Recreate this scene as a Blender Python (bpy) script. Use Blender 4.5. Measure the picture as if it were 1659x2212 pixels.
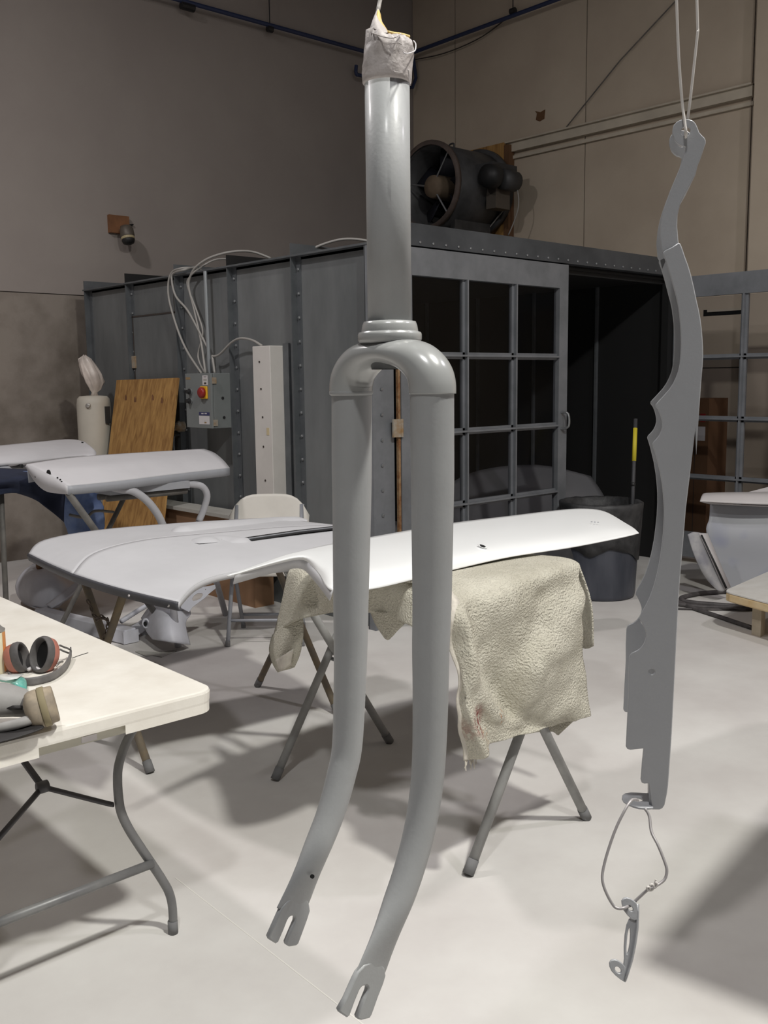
import bpy, bmesh, math, random
import numpy as np
from mathutils import Vector, Matrix, noise
random.seed(7)
sc = bpy.context.scene
for o in list(bpy.data.objects): bpy.data.objects.remove(o)
COL = sc.collection

# ------------------------------------------------------------------ camera
H = 1.55; F = 2094.0
yaw, pitch, roll = [math.radians(a) for a in (42.62, 7.76, 0.69)]
cy_, sy_ = math.cos(yaw), math.sin(yaw)
FW = np.array([sy_*math.cos(pitch), cy_*math.cos(pitch), -math.sin(pitch)])
RT0 = np.array([cy_, -sy_, 0.0]); DN0 = np.cross(FW, RT0)
RT = math.cos(roll)*RT0 + math.sin(roll)*DN0
DN = -math.sin(roll)*RT0 + math.cos(roll)*DN0
EYE = np.array([0, 0, H])
cam = bpy.data.cameras.new('camera'); camo = bpy.data.objects.new('camera', cam); COL.objects.link(camo)
cam.sensor_fit = 'VERTICAL'; cam.sensor_height = 36.0; cam.sensor_width = 27.0
cam.lens = F/2212.0*36.0; cam.clip_start = 0.02; cam.clip_end = 60
mw = Matrix(((RT[0], -DN[0], -FW[0], EYE[0]), (RT[1], -DN[1], -FW[1], EYE[1]), (RT[2], -DN[2], -FW[2], EYE[2]), (0, 0, 0, 1)))
camo.matrix_world = mw
sc.camera = camo

# ------------------------------------------------------------------ world, exposure, lamps
w = bpy.data.worlds.new('world'); sc.world = w; w.use_nodes = True
w.node_tree.nodes['Background'].inputs[0].default_value = (0.95, 0.92, 1.0, 1)
w.node_tree.nodes['Background'].inputs[1].default_value = 0.03
sc.view_settings.view_transform = 'Standard'; sc.view_settings.look = 'None'
sc.view_settings.exposure = 0.0; sc.view_settings.gamma = 1.0
sc.view_settings.use_curve_mapping = False
CEIL = 6.6
LAMPS = [  # x, y, power, colour
    (1.75, -1.0, 320, (1.0, 0.985, 0.92)),
    (-1.0, -0.6, 120, (0.98, 0.98, 0.97)),
    (4.6, -1.2, 85, (0.98, 0.94, 1.0)),
    (0.3, 5.2, 130, (1.0, 0.95, 0.94)),
]
LZ = 6.0
for i, (x, y, p, c) in enumerate(LAMPS):
    l = bpy.data.lights.new('lamp_light', 'AREA'); l.shape = 'DISK'; l.size = 0.36
    l.energy = p; l.color = c
    lo = bpy.data.objects.new('lamp_light', l); COL.objects.link(lo); lo.location = (x, y, LZ - 0.075)

# ------------------------------------------------------------------ pixel -> place helpers
def ray(u, v): return (u-829.5)/F*RT + (v-1106.0)/F*DN + FW
def P(u, v, z=None, x=None, y=None, d=None):
    r = ray(u, v)
    if z is not None: t = (z-H)/r[2]
    elif x is not None: t = x/r[0]
    elif y is not None: t = y/r[1]
    else: t = d
    return Vector(EYE + r*t)
def onplane(u, v, o, n):
    r = ray(u, v); n = np.array(n); t = np.dot(np.array(o)-EYE, n)/np.dot(r, n)
    return Vector(EYE + r*t)
def V(*a): return Vector(a)

# ------------------------------------------------------------------ materials
MATS = {}
def mat(name, col, rough=0.6, metal=0.0, var=0.0, vscale=4.0, col2=None, bump=0.0, bscale=60.0, coat=0.0, spec=0.5, stretch=None, emit=None, lo=0.35, hi=0.65, detail=6):
    m = bpy.data.materials.new(name); m.use_nodes = True; nt = m.node_tree; b = nt.nodes['Principled BSDF']
    b.inputs['Base Color'].default_value = (*col, 1); b.inputs['Roughness'].default_value = rough
    b.inputs['Metallic'].default_value = metal; b.inputs['Specular IOR Level'].default_value = spec
    b.inputs['Coat Weight'].default_value = coat; b.inputs['Coat Roughness'].default_value = 0.2
    tc = nt.nodes.new('ShaderNodeTexCoord'); mp = nt.nodes.new('ShaderNodeMapping')
    nt.links.new(tc.outputs['Object'], mp.inputs['Vector'])
    if stretch: mp.inputs['Scale'].default_value = stretch
    if var or col2:
        n = nt.nodes.new('ShaderNodeTexNoise'); n.inputs['Scale'].default_value = vscale; n.inputs['Detail'].default_value = detail
        n.inputs['Roughness'].default_value = 0.6
        nt.links.new(mp.outputs['Vector'], n.inputs['Vector'])
        cr = nt.nodes.new('ShaderNodeValToRGB'); cr.color_ramp.elements[0].position = lo; cr.color_ramp.elements[1].position = hi
        c2 = col2 if col2 else tuple(min(1, k*(1+var)) for k in col); c1 = col if col2 else tuple(k*(1-var) for k in col)
        cr.color_ramp.elements[0].color = (*c1, 1); cr.color_ramp.elements[1].color = (*c2, 1)
        nt.links.new(n.outputs['Fac'], cr.inputs['Fac']); nt.links.new(cr.outputs['Color'], b.inputs['Base Color'])
    if bump:
        n2 = nt.nodes.new('ShaderNodeTexNoise'); n2.inputs['Scale'].default_value = bscale; n2.inputs['Detail'].default_value = 4
        nt.links.new(mp.outputs['Vector'], n2.inputs['Vector'])
        bp = nt.nodes.new('ShaderNodeBump'); bp.inputs['Strength'].default_value = bump; bp.inputs['Distance'].default_value = 0.01
        nt.links.new(n2.outputs['Fac'], bp.inputs['Height']); nt.links.new(bp.outputs['Normal'], b.inputs['Normal'])
    if emit:
        b.inputs['Emission Color'].default_value = (*emit[0], 1); b.inputs['Emission Strength'].default_value = emit[1]
    MATS[name] = m; return m

mat('floor', (0.575, 0.55, 0.53), 0.75, var=0.0, col2=(0.68, 0.665, 0.64), vscale=1.3, bump=0.05, bscale=25, spec=0.3)
mat('wall_paint', (0.34, 0.30, 0.278), 0.9, col2=(0.375, 0.335, 0.308), vscale=1.0, spec=0.2)
mat('wall_concrete', (0.15, 0.125, 0.103), 0.95, col2=(0.32, 0.28, 0.245), vscale=1.6, bump=0.2, bscale=30, spec=0.15)
mat('wall_right', (0.50, 0.42, 0.335), 0.9, col2=(0.59, 0.505, 0.405), vscale=0.9, spec=0.2)
mat('ceiling', (0.16, 0.15, 0.16), 0.9)
mat('groove', (0.05, 0.04, 0.035), 0.95)
mat('booth_steel', (0.13, 0.14, 0.145), 0.5, metal=0.2, col2=(0.21, 0.22, 0.225), vscale=2.2, stretch=(1, 1, 0.35), bump=0.05, bscale=20)
mat('booth_rib', (0.115, 0.125, 0.135), 0.5, metal=0.4, col2=(0.16, 0.17, 0.18), vscale=6)
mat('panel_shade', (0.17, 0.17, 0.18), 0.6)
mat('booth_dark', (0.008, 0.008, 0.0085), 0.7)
mat('booth_frame', (0.17, 0.18, 0.195), 0.5, metal=0.2, col2=(0.23, 0.24, 0.26), vscale=5)
mat('header', (0.062, 0.067, 0.075), 0.55, metal=0.3, col2=(0.10, 0.107, 0.118), vscale=3)
mat('bolt', (0.30, 0.31, 0.32), 0.4, metal=0.7)
mat('rust', (0.20, 0.085, 0.03), 0.9, col2=(0.33, 0.22, 0.12), vscale=25)
mat('hinge', (0.36, 0.33, 0.28), 0.7, col2=(0.30, 0.18, 0.08), vscale=20)
mat('fork_gloss', (0.36, 0.365, 0.36), 0.26, coat=0.5)
mat('fork_paint', (0.33, 0.335, 0.337), 0.52, coat=0.12, var=0.03, vscale=30, bump=0.03, bscale=400)
mat('guard_paint', (0.355, 0.36, 0.375), 0.30, coat=0.35, var=0.02, vscale=30, bump=0.06, bscale=500)
mat('tape', (0.46, 0.42, 0.405), 0.55, var=0.06, vscale=40, bump=0.25, bscale=90)
mat('yellow_tape', (0.72, 0.45, 0.08), 0.6, col2=(0.8, 0.62, 0.28), vscale=40)
mat('wire', (0.34, 0.32, 0.32), 0.45, metal=0.3)
mat('wire_light', (0.55, 0.52, 0.49), 0.5)
mat('hole', (0.006, 0.006, 0.006), 0.9)
mat('white_paint', (0.93, 0.94, 0.94), 0.38, coat=0.4, var=0.01)
mat('primer', (0.59, 0.59, 0.61), 0.5, var=0.03, vscale=6, spec=0.4)
mat('primer_panel', (0.64, 0.63, 0.65), 0.5, var=0.03, vscale=5)
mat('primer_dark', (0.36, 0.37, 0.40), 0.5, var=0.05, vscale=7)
mat('part_grey', (0.58, 0.585, 0.64), 0.45, var=0.06, vscale=8, bump=0.04)
mat('rubber_strip', (0.055, 0.056, 0.066), 0.5)
mat('slot_black', (0.018, 0.018, 0.02), 0.4)
mat('table_plastic', (0.76, 0.72, 0.645), 0.55, col2=(0.86, 0.83, 0.76), vscale=5, bump=0.03, bscale=200)
mat('table_rib', (0.55, 0.53, 0.45), 0.6, var=0.05)
mat('leg_grey', (0.13, 0.13, 0.135), 0.42, metal=0.2, col2=(0.24, 0.24, 0.235), vscale=6, stretch=(1, 1, .4))
mat('leg_dark', (0.045, 0.042, 0.045), 0.5)
mat('stand_grey', (0.26, 0.26, 0.255), 0.55, metal=0.1, col2=(0.38, 0.38, 0.37), vscale=8)
mat('stand_dark', (0.10, 0.095, 0.09), 0.6, col2=(0.17, 0.16, 0.145), vscale=9)
mat('stand_rust', (0.17, 0.15, 0.125), 0.7, col2=(0.26, 0.20, 0.12), vscale=10)
mat('stand_white', (0.50, 0.50, 0.53), 0.5, var=0.05)
mat('rubber_foot', (0.17, 0.17, 0.172), 0.8)
mat('chain', (0.16, 0.12, 0.09), 0.7, metal=0.4, col2=(0.10, 0.08, 0.07), vscale=30)
mat('binding', (0.60, 0.56, 0.49), 0.9, var=0.12, vscale=30, bump=0.3)
mat('chair_white', (0.66, 0.63, 0.58), 0.6, var=0.05, vscale=5)
mat('chair_leg', (0.30, 0.31, 0.34), 0.45, metal=0.2)
mat('cardboard', (0.27, 0.155, 0.085), 0.9, var=0.08, vscale=3)
mat('cardboard_dark', (0.15, 0.075, 0.035), 0.9, var=0.12, vscale=3)
mat('paper_grey', (0.42, 0.41, 0.38), 0.9, var=0.06)
mat('tank', (0.52, 0.485, 0.42), 0.55, var=0.05, vscale=3)
mat('plastic_bag', (0.60, 0.53, 0.48), 0.35, var=0.15, vscale=9)
mat('box_grey', (0.20, 0.215, 0.215), 0.55, var=0.05, vscale=5)
mat('label_white', (0.65, 0.62, 0.63), 0.6)
mat('label_blue', (0.045, 0.045, 0.13), 0.6)
mat('label_brown', (0.30, 0.20, 0.10), 0.7)
mat('red_switch', (0.28, 0.018, 0.018), 0.4)
mat('yellow_switch', (0.75, 0.42, 0.02), 0.5)
mat('black', (0.02, 0.02, 0.021), 0.5)
mat('white_cover', (0.66, 0.63, 0.60), 0.6, var=0.05, vscale=4)
mat('beige_label', (0.62, 0.52, 0.33), 0.7)
mat('conduit', (0.36, 0.345, 0.325), 0.55)
mat('conduit_pipe', (0.36, 0.38, 0.40), 0.4, metal=0.4)
mat('blue_pipe', (0.028, 0.042, 0.105), 0.45)
mat('girt', (0.55, 0.49, 0.40), 0.7, var=0.1, vscale=3)
mat('wood_block', (0.22, 0.10, 0.045), 0.85, var=0.2, vscale=9)
mat('lamp_metal', (0.14, 0.12, 0.10), 0.5, metal=0.3)
mat('lamp_ring', (0.5, 0.42, 0.25), 0.3)  # plain warm tan for the floodlight's lens ring
mat('fan_steel', (0.075, 0.075, 0.078), 0.55, metal=0.3, var=0.3, vscale=4)
mat('fan_dark', (0.012, 0.013, 0.022), 0.6)
mat('fan_hub', (0.17, 0.125, 0.085), 0.8, var=0.2, vscale=6)
mat('fan_rim', (0.10, 0.075, 0.065), 0.7, var=0.3, vscale=6)
mat('bag_black', (0.022, 0.022, 0.024), 0.55, col2=(0.06, 0.06, 0.062), vscale=12, bump=0.5, bscale=18)
mat('can_plastic', (0.045, 0.05, 0.066), 0.4, col2=(0.075, 0.08, 0.10), vscale=8, stretch=(1, 1, .3))
mat('tyre', (0.035, 0.035, 0.038), 0.85, var=0.2, vscale=10)
mat('rim_steel', (0.12, 0.12, 0.125), 0.45, metal=0.5)
mat('broom', (0.05, 0.05, 0.055), 0.6)
mat('yellow_label', (0.60, 0.50, 0.03), 0.6)
mat('rubber_hose', (0.055, 0.05, 0.052), 0.6, col2=(0.11, 0.10, 0.10), vscale=15)
mat('earmuff_grey', (0.07, 0.066, 0.068), 0.7, col2=(0.15, 0.14, 0.135), vscale=12)
mat('earmuff_red', (0.42, 0.16, 0.12), 0.55)
mat('band_grey', (0.11, 0.105, 0.105), 0.6, col2=(0.20, 0.19, 0.185), vscale=12)
mat('respirator', (0.33, 0.32, 0.31), 0.6, var=0.1, vscale=12)
mat('respirator_black', (0.022, 0.02, 0.02), 0.6)
mat('filter', (0.40, 0.33, 0.24), 0.75, col2=(0.25, 0.21, 0.16), vscale=22)
mat('filter_olive', (0.26, 0.22, 0.13), 0.8)
mat('can_cream', (0.68, 0.64, 0.47), 0.45)
mat('can_orange', (0.78, 0.33, 0.10), 0.45)
mat('can_metal', (0.5, 0.48, 0.45), 0.35, metal=0.6)
mat('denim', (0.009, 0.013, 0.03), 0.9, col2=(0.016, 0.022, 0.048), vscale=7)
mat('blue_paper', (0.12, 0.18, 0.36), 0.8, col2=(0.19, 0.26, 0.44), vscale=14)
mat('bed_grey', (0.36, 0.37, 0.40), 0.5, col2=(0.25, 0.27, 0.37), vscale=2.2, lo=0.5, hi=0.62, detail=2)
mat('bed_light', (0.60, 0.57, 0.57), 0.45, var=0.03)
mat('scuffed', (0.42, 0.41, 0.41), 0.6, col2=(0.27, 0.27, 0.30), vscale=9)
mat('dolly_top', (0.62, 0.60, 0.56), 0.7, col2=(0.70, 0.69, 0.66), vscale=8)
mat('dolly_edge', (0.58, 0.42, 0.22), 0.8, col2=(0.66, 0.53, 0.33), vscale=14)
mat('leg_wood', (0.42, 0.36, 0.27), 0.85, col2=(0.52, 0.46, 0.36), vscale=10)
mat('light_diffuser', (0.9, 0.9, 0.9), 0.5, emit=((1.0, 0.97, 0.93), 4.0))
mat('fixture', (0.6, 0.6, 0.6), 0.5)

# fabric of the old blanket: pilled, stained at one corner
def blanket_mat():
    m = mat('blanket', (0.56, 0.53, 0.44), 0.95, col2=(0.70, 0.67, 0.57), vscale=5, spec=0.1)
    nt = m.node_tree; b = nt.nodes['Principled BSDF']; tc = nt.nodes.new('ShaderNodeTexCoord')
    vo = nt.nodes.new('ShaderNodeTexNoise'); vo.inputs['Scale'].default_value = 150; vo.inputs['Detail'].default_value = 3
    nt.links.new(tc.outputs['Object'], vo.inputs['Vector'])
    bp = nt.nodes.new('ShaderNodeBump'); bp.inputs['Strength'].default_value = 1.0; bp.inputs['Distance'].default_value = 0.012
    nt.links.new(vo.outputs['Fac'], bp.inputs['Height']); nt.links.new(bp.outputs['Normal'], b.inputs['Normal'])
    pos = nt.nodes.new('ShaderNodeNewGeometry'); last = b.inputs['Base Color'].links[0].from_socket
    for u, v, rad, colr, nsc, lo in ((1026, 1560, .062, (0.26, 0.05, 0.045), 55, .40), (1062, 1560, .018, (0.33, 0.12, 0.09), 70, .48), (1045, 1600, .055, (0.46, 0.17, 0.03), 90, .56), (1100, 1545, .05, (0.46, 0.17, 0.03), 80, .57)):
        c = P(u, v, y=1.85); vm = nt.nodes.new('ShaderNodeVectorMath'); vm.operation = 'DISTANCE'; vm.inputs[1].default_value = c
        nt.links.new(pos.outputs['Position'], vm.inputs[0])
        mr = nt.nodes.new('ShaderNodeMapRange'); mr.inputs['From Min'].default_value = rad; mr.inputs['From Max'].default_value = rad*.35
        nt.links.new(vm.outputs['Value'], mr.inputs['Value'])
        n = nt.nodes.new('ShaderNodeTexNoise'); n.inputs['Scale'].default_value = nsc; n.inputs['Detail'].default_value = 4; nt.links.new(pos.outputs['Position'], n.inputs['Vector'])
        m2 = nt.nodes.new('ShaderNodeMapRange'); m2.inputs['From Min'].default_value = lo; m2.inputs['From Max'].default_value = lo+.08; nt.links.new(n.outputs['Fac'], m2.inputs['Value'])
        mu = nt.nodes.new('ShaderNodeMath'); mu.operation = 'MULTIPLY'; nt.links.new(mr.outputs['Result'], mu.inputs[0]); nt.links.new(m2.outputs['Result'], mu.inputs[1])
        mx = nt.nodes.new('ShaderNodeMix'); mx.data_type = 'RGBA'; mx.inputs[7].default_value = (*colr, 1)
        nt.links.new(mu.outputs[0], mx.inputs[0]); nt.links.new(last, mx.inputs[6]); last = mx.outputs[2]
    nt.links.new(last, b.inputs['Base Color'])
    return m
blanket_mat()

def plywood_mat():
    m = bpy.data.materials.new('plywood'); m.use_nodes = True; nt = m.node_tree; b = nt.nodes['Principled BSDF']
    tc = nt.nodes.new('ShaderNodeTexCoord'); mp = nt.nodes.new('ShaderNodeMapping'); mp.inputs['Scale'].default_value = (9, 9, 0.8)
    n = nt.nodes.new('ShaderNodeTexNoise'); n.inputs['Scale'].default_value = 3; n.inputs['Detail'].default_value = 8
    n.inputs['Distortion'].default_value = 0.6
    nt.links.new(tc.outputs['Object'], mp.inputs['Vector']); nt.links.new(mp.outputs['Vector'], n.inputs['Vector'])
    cr = nt.nodes.new('ShaderNodeValToRGB'); e = cr.color_ramp.elements
    e[0].position = .35; e[0].color = (0.27, 0.135, 0.04, 1); e[1].position = .62; e[1].color = (0.46, 0.26, 0.085, 1)
    nt.links.new(n.outputs['Fac'], cr.inputs['Fac']); nt.links.new(cr.outputs['Color'], b.inputs['Base Color'])
    b.inputs['Roughness'].default_value = .7; MATS['plywood'] = m
plywood_mat()

def glass_mat():
    m = bpy.data.materials.new('pane_glass'); m.use_nodes = True; nt = m.node_tree; nt.nodes.clear()
    out = nt.nodes.new('ShaderNodeOutputMaterial'); mx = nt.nodes.new('ShaderNodeMixShader')
    tr = nt.nodes.new('ShaderNodeBsdfTransparent'); tr.inputs[0].default_value = (0.82, 0.82, 0.83, 1)
    gl = nt.nodes.new('ShaderNodeBsdfGlossy'); gl.inputs['Roughness'].default_value = 0.12; gl.inputs[0].default_value = (.8, .8, .8, 1)
    mx.inputs[0].default_value = 0.012
    nt.links.new(tr.outputs[0], mx.inputs[1]); nt.links.new(gl.outputs[0], mx.inputs[2]); nt.links.new(mx.outputs[0], out.inputs[0])
    MATS['pane_glass'] = m
glass_mat()

# ------------------------------------------------------------------ object helpers
ORIG = {}
def tag(o, label=None, cat=None, group=None, kind=None):
    if label: o['label'] = label
    if cat: o['category'] = cat
    if group: o['group'] = group
    if kind: o['kind'] = kind
    return o
def thing(name, label, cat, loc, group=None):
    o = bpy.data.objects.new(name, None); COL.objects.link(o); o.location = loc; o.empty_display_size = 0.05
    ORIG[o] = Vector(loc); return tag(o, label, cat, group)
def link(name, me, m, parent=None, smooth=False, offset=True, bevel=0, solid=0, sub=0):
    o = bpy.data.objects.new(name, me); COL.objects.link(o)
    me.materials.clear(); me.materials.append(MATS[m])
    if parent is not None:
        off = ORIG[parent]
        if offset: me.transform(Matrix.Translation(-off))
        o.parent = parent; ORIG[o] = off
    else:
        ORIG[o] = Vector((0, 0, 0))
    if smooth:
        for p in me.polygons: p.use_smooth = True
    if solid:
        s = o.modifiers.new('thickness', 'SOLIDIFY'); s.thickness = solid; s.offset = 0
    if sub:
        s = o.modifiers.new('smooth', 'SUBSURF'); s.levels = sub; s.render_levels = sub
    if bevel:
        b = o.modifiers.new('bevel', 'BEVEL'); b.width = bevel; b.segments = 2; b.limit_method = 'ANGLE'; b.angle_limit = math.radians(40)
    return o
def settle(o):      # put a single-mesh thing's origin at its base
    me = o.data; c = [v.co for v in me.vertices]
    if not c: return o
    b = Vector((sum(p.x for p in c)/len(c), sum(p.y for p in c)/len(c), min(p.z for p in c)))
    me.transform(Matrix.Translation(-b)); o.location = b; ORIG[o] = b; return o

def cat(pts, n=6, closed=False):
    pts = [Vector(p) for p in pts]; N = len(pts); out = []
    for i in range(N if closed else N-1):
        if closed: a, b, c, d = pts[i-1], pts[i], pts[(i+1) % N], pts[(i+2) % N]
        else: a, b, c, d = pts[max(i-1, 0)], pts[i], pts[i+1], pts[min(i+2, N-1)]
        for k in range(n):
            t = k/n
            out.append(0.5*((2*b)+(c-a)*t+(2*a-5*b+4*c-d)*t*t+(3*b-a-3*c+d)*t**3))
    if not closed: out.append(pts[-1])
    return out

class MB:
    def __init__(s): s.v = []; s.f = []
    def add(s, vs, fs):
        k = len(s.v); s.v += [Vector(v) for v in vs]; s.f += [tuple(i+k for i in f) for f in fs]; return s
    def box(s, a, b, R=None, c=None):
        x0, y0, z0 = a; x1, y1, z1 = b
        vs = [Vector(p) for p in ((x0,y0,z0),(x1,y0,z0),(x1,y1,z0),(x0,y1,z0),(x0,y0,z1),(x1,y0,z1),(x1,y1,z1),(x0,y1,z1))]
        if R is not None:
            c = Vector(c); vs = [c + R @ v for v in vs]
        return s.add(vs, [(0,3,2,1),(4,5,6,7),(0,1,5,4),(1,2,6,5),(2,3,7,6),(3,0,4,7)])
    def tube(s, pts, r, n=10, cap=True, closed=False):
        pts = [Vector(p) for p in pts]; N = len(pts); rs = r if isinstance(r, (list, tuple)) else [r]*N
        up = None; rings = []
        for i, p in enumerate(pts):
            if closed: t = (pts[(i+1) % N]-pts[i-1])
            else: t = pts[min(i+1, N-1)]-pts[max(i-1, 0)]
            t = t.normalized() if t.length > 1e-9 else Vector((0, 0, 1))
            if up is None:
                up = Vector((0, 0, 1)) if abs(t.z) < .9 else Vector((1, 0, 0))
            a = t.cross(up).normalized(); up = a.cross(t).normalized()
            rings.append([p+(a*math.cos(2*math.pi*k/n)+up*math.sin(2*math.pi*k/n))*rs[i] for k in range(n)])
        vs = [q for rr in rings for q in rr]; fs = []
        for i in range(N if closed else N-1):
            j = (i+1) % N
            for k in range(n): fs.append((i*n+k, i*n+(k+1) % n, j*n+(k+1) % n, j*n+k))
        if cap and not closed:
            fs.append(tuple(range(n))[::-1]); fs.append(tuple((N-1)*n+k for k in range(n)))
        return s.add(vs, fs)
    def loft(s, rings, cap=True):
        n = len(rings[0]); vs = [q for r in rings for q in r]; fs = []
        for i in range(len(rings)-1):
            for k in range(n): fs.append((i*n+k, i*n+(k+1) % n, (i+1)*n+(k+1) % n, (i+1)*n+k))
        if cap: fs.append(tuple(range(n))[::-1]); fs.append(tuple((len(rings)-1)*n+k for k in range(n)))
        return s.add(vs, fs)
    def lathe(s, prof, c, axis=(0, 0, 1), n=32, cap=True, sy=1.0):
        ax = Vector(axis).normalized(); t = Vector((1, 0, 0)) if abs(ax.x) < .9 else Vector((0, 1, 0))
        a = ax.cross(t).normalized(); b = ax.cross(a); c = Vector(c)
        return s.loft([[c+ax*h+(a*math.cos(2*math.pi*k/n)+b*math.sin(2*math.pi*k/n)*sy)*r for k in range(n)] for r, h in prof], cap)
    def grid(s, rows):
        n = len(rows[0]); vs = [q for r in rows for q in r]
        return s.add(vs, [(i*n+k, i*n+k+1, (i+1)*n+k+1, (i+1)*n+k) for i in range(len(rows)-1) for k in range(n-1)])
    def prism(s, poly, vec):
        n = len(poly); vec = Vector(vec); vs = [Vector(p) for p in poly]+[Vector(p)+vec for p in poly]
        return s.add(vs, [tuple(range(n))[::-1], tuple(range(n, 2*n))]+[(k, (k+1) % n, n+(k+1) % n, n+k) for k in range(n)])
    def build(s, name, m, parent=None, smooth=False, **kw):
        me = bpy.data.meshes.new(name); me.from_pydata([tuple(v) for v in s.v], [], s.f); me.update()
        bm = bmesh.new(); bm.from_mesh(me); bmesh.ops.recalc_face_normals(bm, faces=bm.faces); bm.to_mesh(me); bm.free()
        return link(name, me, m, parent, smooth, **kw)

def sheet(rows, nu=6, nv=6):
    """smooth sheet through a net of control points"""
    a = [cat(r, nu) for r in rows]
    cols = [cat([a[i][k] for i in range(len(a))], nv) for k in range(len(a[0]))]
    return [[cols[k][i] for k in range(len(cols))] for i in range(len(cols[0]))]

def plate(name, outline, holes, o, ex, ey, thick, m, parent=None, bev=0.0006, warp=None, res=0):
    """flat plate with holes: outline / holes are lists of 2-D points in the frame (o, ex, ey)"""
    cu = bpy.data.curves.new(name, 'CURVE'); cu.dimensions = '2D'; cu.fill_mode = 'BOTH'; cu.extrude = thick/2-bev; cu.bevel_depth = bev; cu.bevel_resolution = 1; cu.offset = -bev if name == 'dropout' else 0
    for ring in [outline]+holes:
        sp = cu.splines.new('POLY'); sp.points.add(len(ring)-1); sp.use_cyclic_u = True
        for p, q in zip(sp.points, ring): p.co = (q[0], q[1], 0, 1)
    ob = bpy.data.objects.new(name, cu); COL.objects.link(ob)
    dg = bpy.context.evaluated_depsgraph_get(); me = bpy.data.meshes.new_from_object(ob.evaluated_get(dg))
    bpy.data.objects.remove(ob)
    ex, ey = Vector(ex), Vector(ey); ez = ex.cross(ey).normalized(); o = Vector(o)
    for v in me.vertices:
        c = v.co.copy(); p = o+ex*c.x+ey*c.y+ez*c.z
        v.co = warp(p) if warp else p
    me.update()
    return link(name, me, m, parent)
def circ(cx, cy, r, n=24, ry=None): return [(cx+r*math.cos(2*math.pi*k/n), cy+(ry or r)*math.sin(2*math.pi*k/n)) for k in range(n)]
def to2d(pts, o, ex, ey): return [((Vector(p)-Vector(o)).dot(Vector(ex)), (Vector(p)-Vector(o)).dot(Vector(ey))) for p in pts]
def stretch_tube(a, b, r, n=10): return MB().tube([a, b], r, n)
def rz(a): return Matrix.Rotation(a, 3, 'Z')

# ================================================================== the building
def struct(name, mb, m, parent=None, label=None, **kw):
    o = mb.build(name, m, parent, **kw)
    if parent is None: o['kind'] = 'structure'
    if label: o['label'] = label
    return o
YW, XW = 8.46, 8.32
struct('floor', MB().box((-5, -5, -0.15), (XW+.25, YW+.25, 0)), 'floor', label='dusty pale grey concrete workshop floor')
fo = bpy.data.objects['floor']; mat('floor_joint', (0.72, 0.70, 0.66), 0.8)
j0, j1 = P(540, 2022, z=0), P(745, 2182, z=0); jd = (j1-j0); jn = V(-jd.y, jd.x, 0).normalized()*.0018
MB().prism([j0-jd*1.0+jn, j0-jd*1.0-jn, j1+jd*2-jn, j1+jd*2+jn], V(0, 0, .0006)).build('joint', 'floor_joint', fo)
wb = struct('wall_back', MB().box((-5, YW, 2.346), (XW+.25, YW+.25, CEIL)), 'wall_paint', label='tall taupe painted warehouse wall')
MB().box((-5, YW-.004, 0), (XW, YW+.25, 2.338)).build('lower_concrete', 'wall_concrete', wb)['label'] = 'stained bare concrete band of the wall'
MB().box((-5, YW+.006, 2.338), (XW, YW+.25, 2.346)).build('joint', 'groove', wb)
wr = struct('wall_right', MB().box((XW+.012, -5, 0), (XW+.25, YW, CEIL)), 'groove', label='cream sheeted warehouse wall with vertical seams')
seams = [YW, 7.785, 6.018, 4.277, 2.5, 0.7, -1.1, -2.9, -5]
for i in range(len(seams)-1):
    a, b = seams[i+1], seams[i]
    for z0, z1 in ((0, 3.895), (3.90, CEIL)):
        MB().box((XW, a+.006, z0), (XW+.02, b-.006, z1)).build('wall_panel', 'wall_right', wr)
struct('trim_1', MB().box((XW-.055, 4.25, 3.93), (XW, 7.3, 4.03)).box((XW-.085, 4.25, 4.02), (XW, 7.3, 4.035)).box((XW-.03, 4.25, 3.86), (XW, 7.0, 3.893)), 'girt', label='cream steel girt along the sheeted wall')
struct('trim_2', MB().box((XW-.12, 3.35, 0), (XW, 4.20, CEIL)), 'wall_right', label='wide cream column standing against the sheeted wall')
struct('ceiling', MB().box((-5, -5, CEIL), (XW+.25, YW+.25, CEIL+.15)), 'ceiling', label='ceiling of the warehouse')
# torn hole and air slot in the sheeting
hp = P(1168, 250, x=XW)
o = MB().prism([hp+V(-.001, -.05, -.04), hp+V(-.001, .01, -.055), hp+V(-.001, .06, -.03), hp+V(-.001, .045, .03), hp+V(-.001, .07, .06), hp+V(-.001, 0, .035), hp+V(-.001, -.06, .05)], V(-.004, 0, 0)).build('torn_hole', 'cardboard_dark', wr)
sl = MB().box((XW-.004, 4.21, 2.095), (XW, 4.67, 2.15)).build('air_slot', 'hole', wr)
MB().box((XW-.012, 4.215, 2.128), (XW-.003, 4.63, 2.15)).build('slot_flap', 'girt', wr)
# horizontal sheet seam lower right
for z in (1.62,): MB().box((XW-.003, 4.21, z), (XW, 7.2, z+.008)).build('seam', 'groove', wr)

# lamps of the hall, high above the frame
for i, (x, y, p, c) in enumerate(LAMPS):
    t = thing('ceiling_lamp', 'round high-bay ceiling lamp hung under the roof', 'lamp', (x, y, LZ), 'ceiling lamps of the hall')
    MB().lathe([(.20, -.06), (.24, -.06), (.22, .05), (.10, .14), (.09, .26), (.02, .28)], (x, y, LZ), (0, 0, 1), 28, cap=False).build('housing', 'fixture', t, True)
    MB().lathe([(.19, -.03), (.19, -.02)], (x, y, LZ), (0, 0, 1), 28).build('diffuser', 'light_diffuser', t)
    MB().tube([(x, y, LZ+.27), (x, y, CEIL)], .012, 6).build('rod', 'fixture', t)

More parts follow.
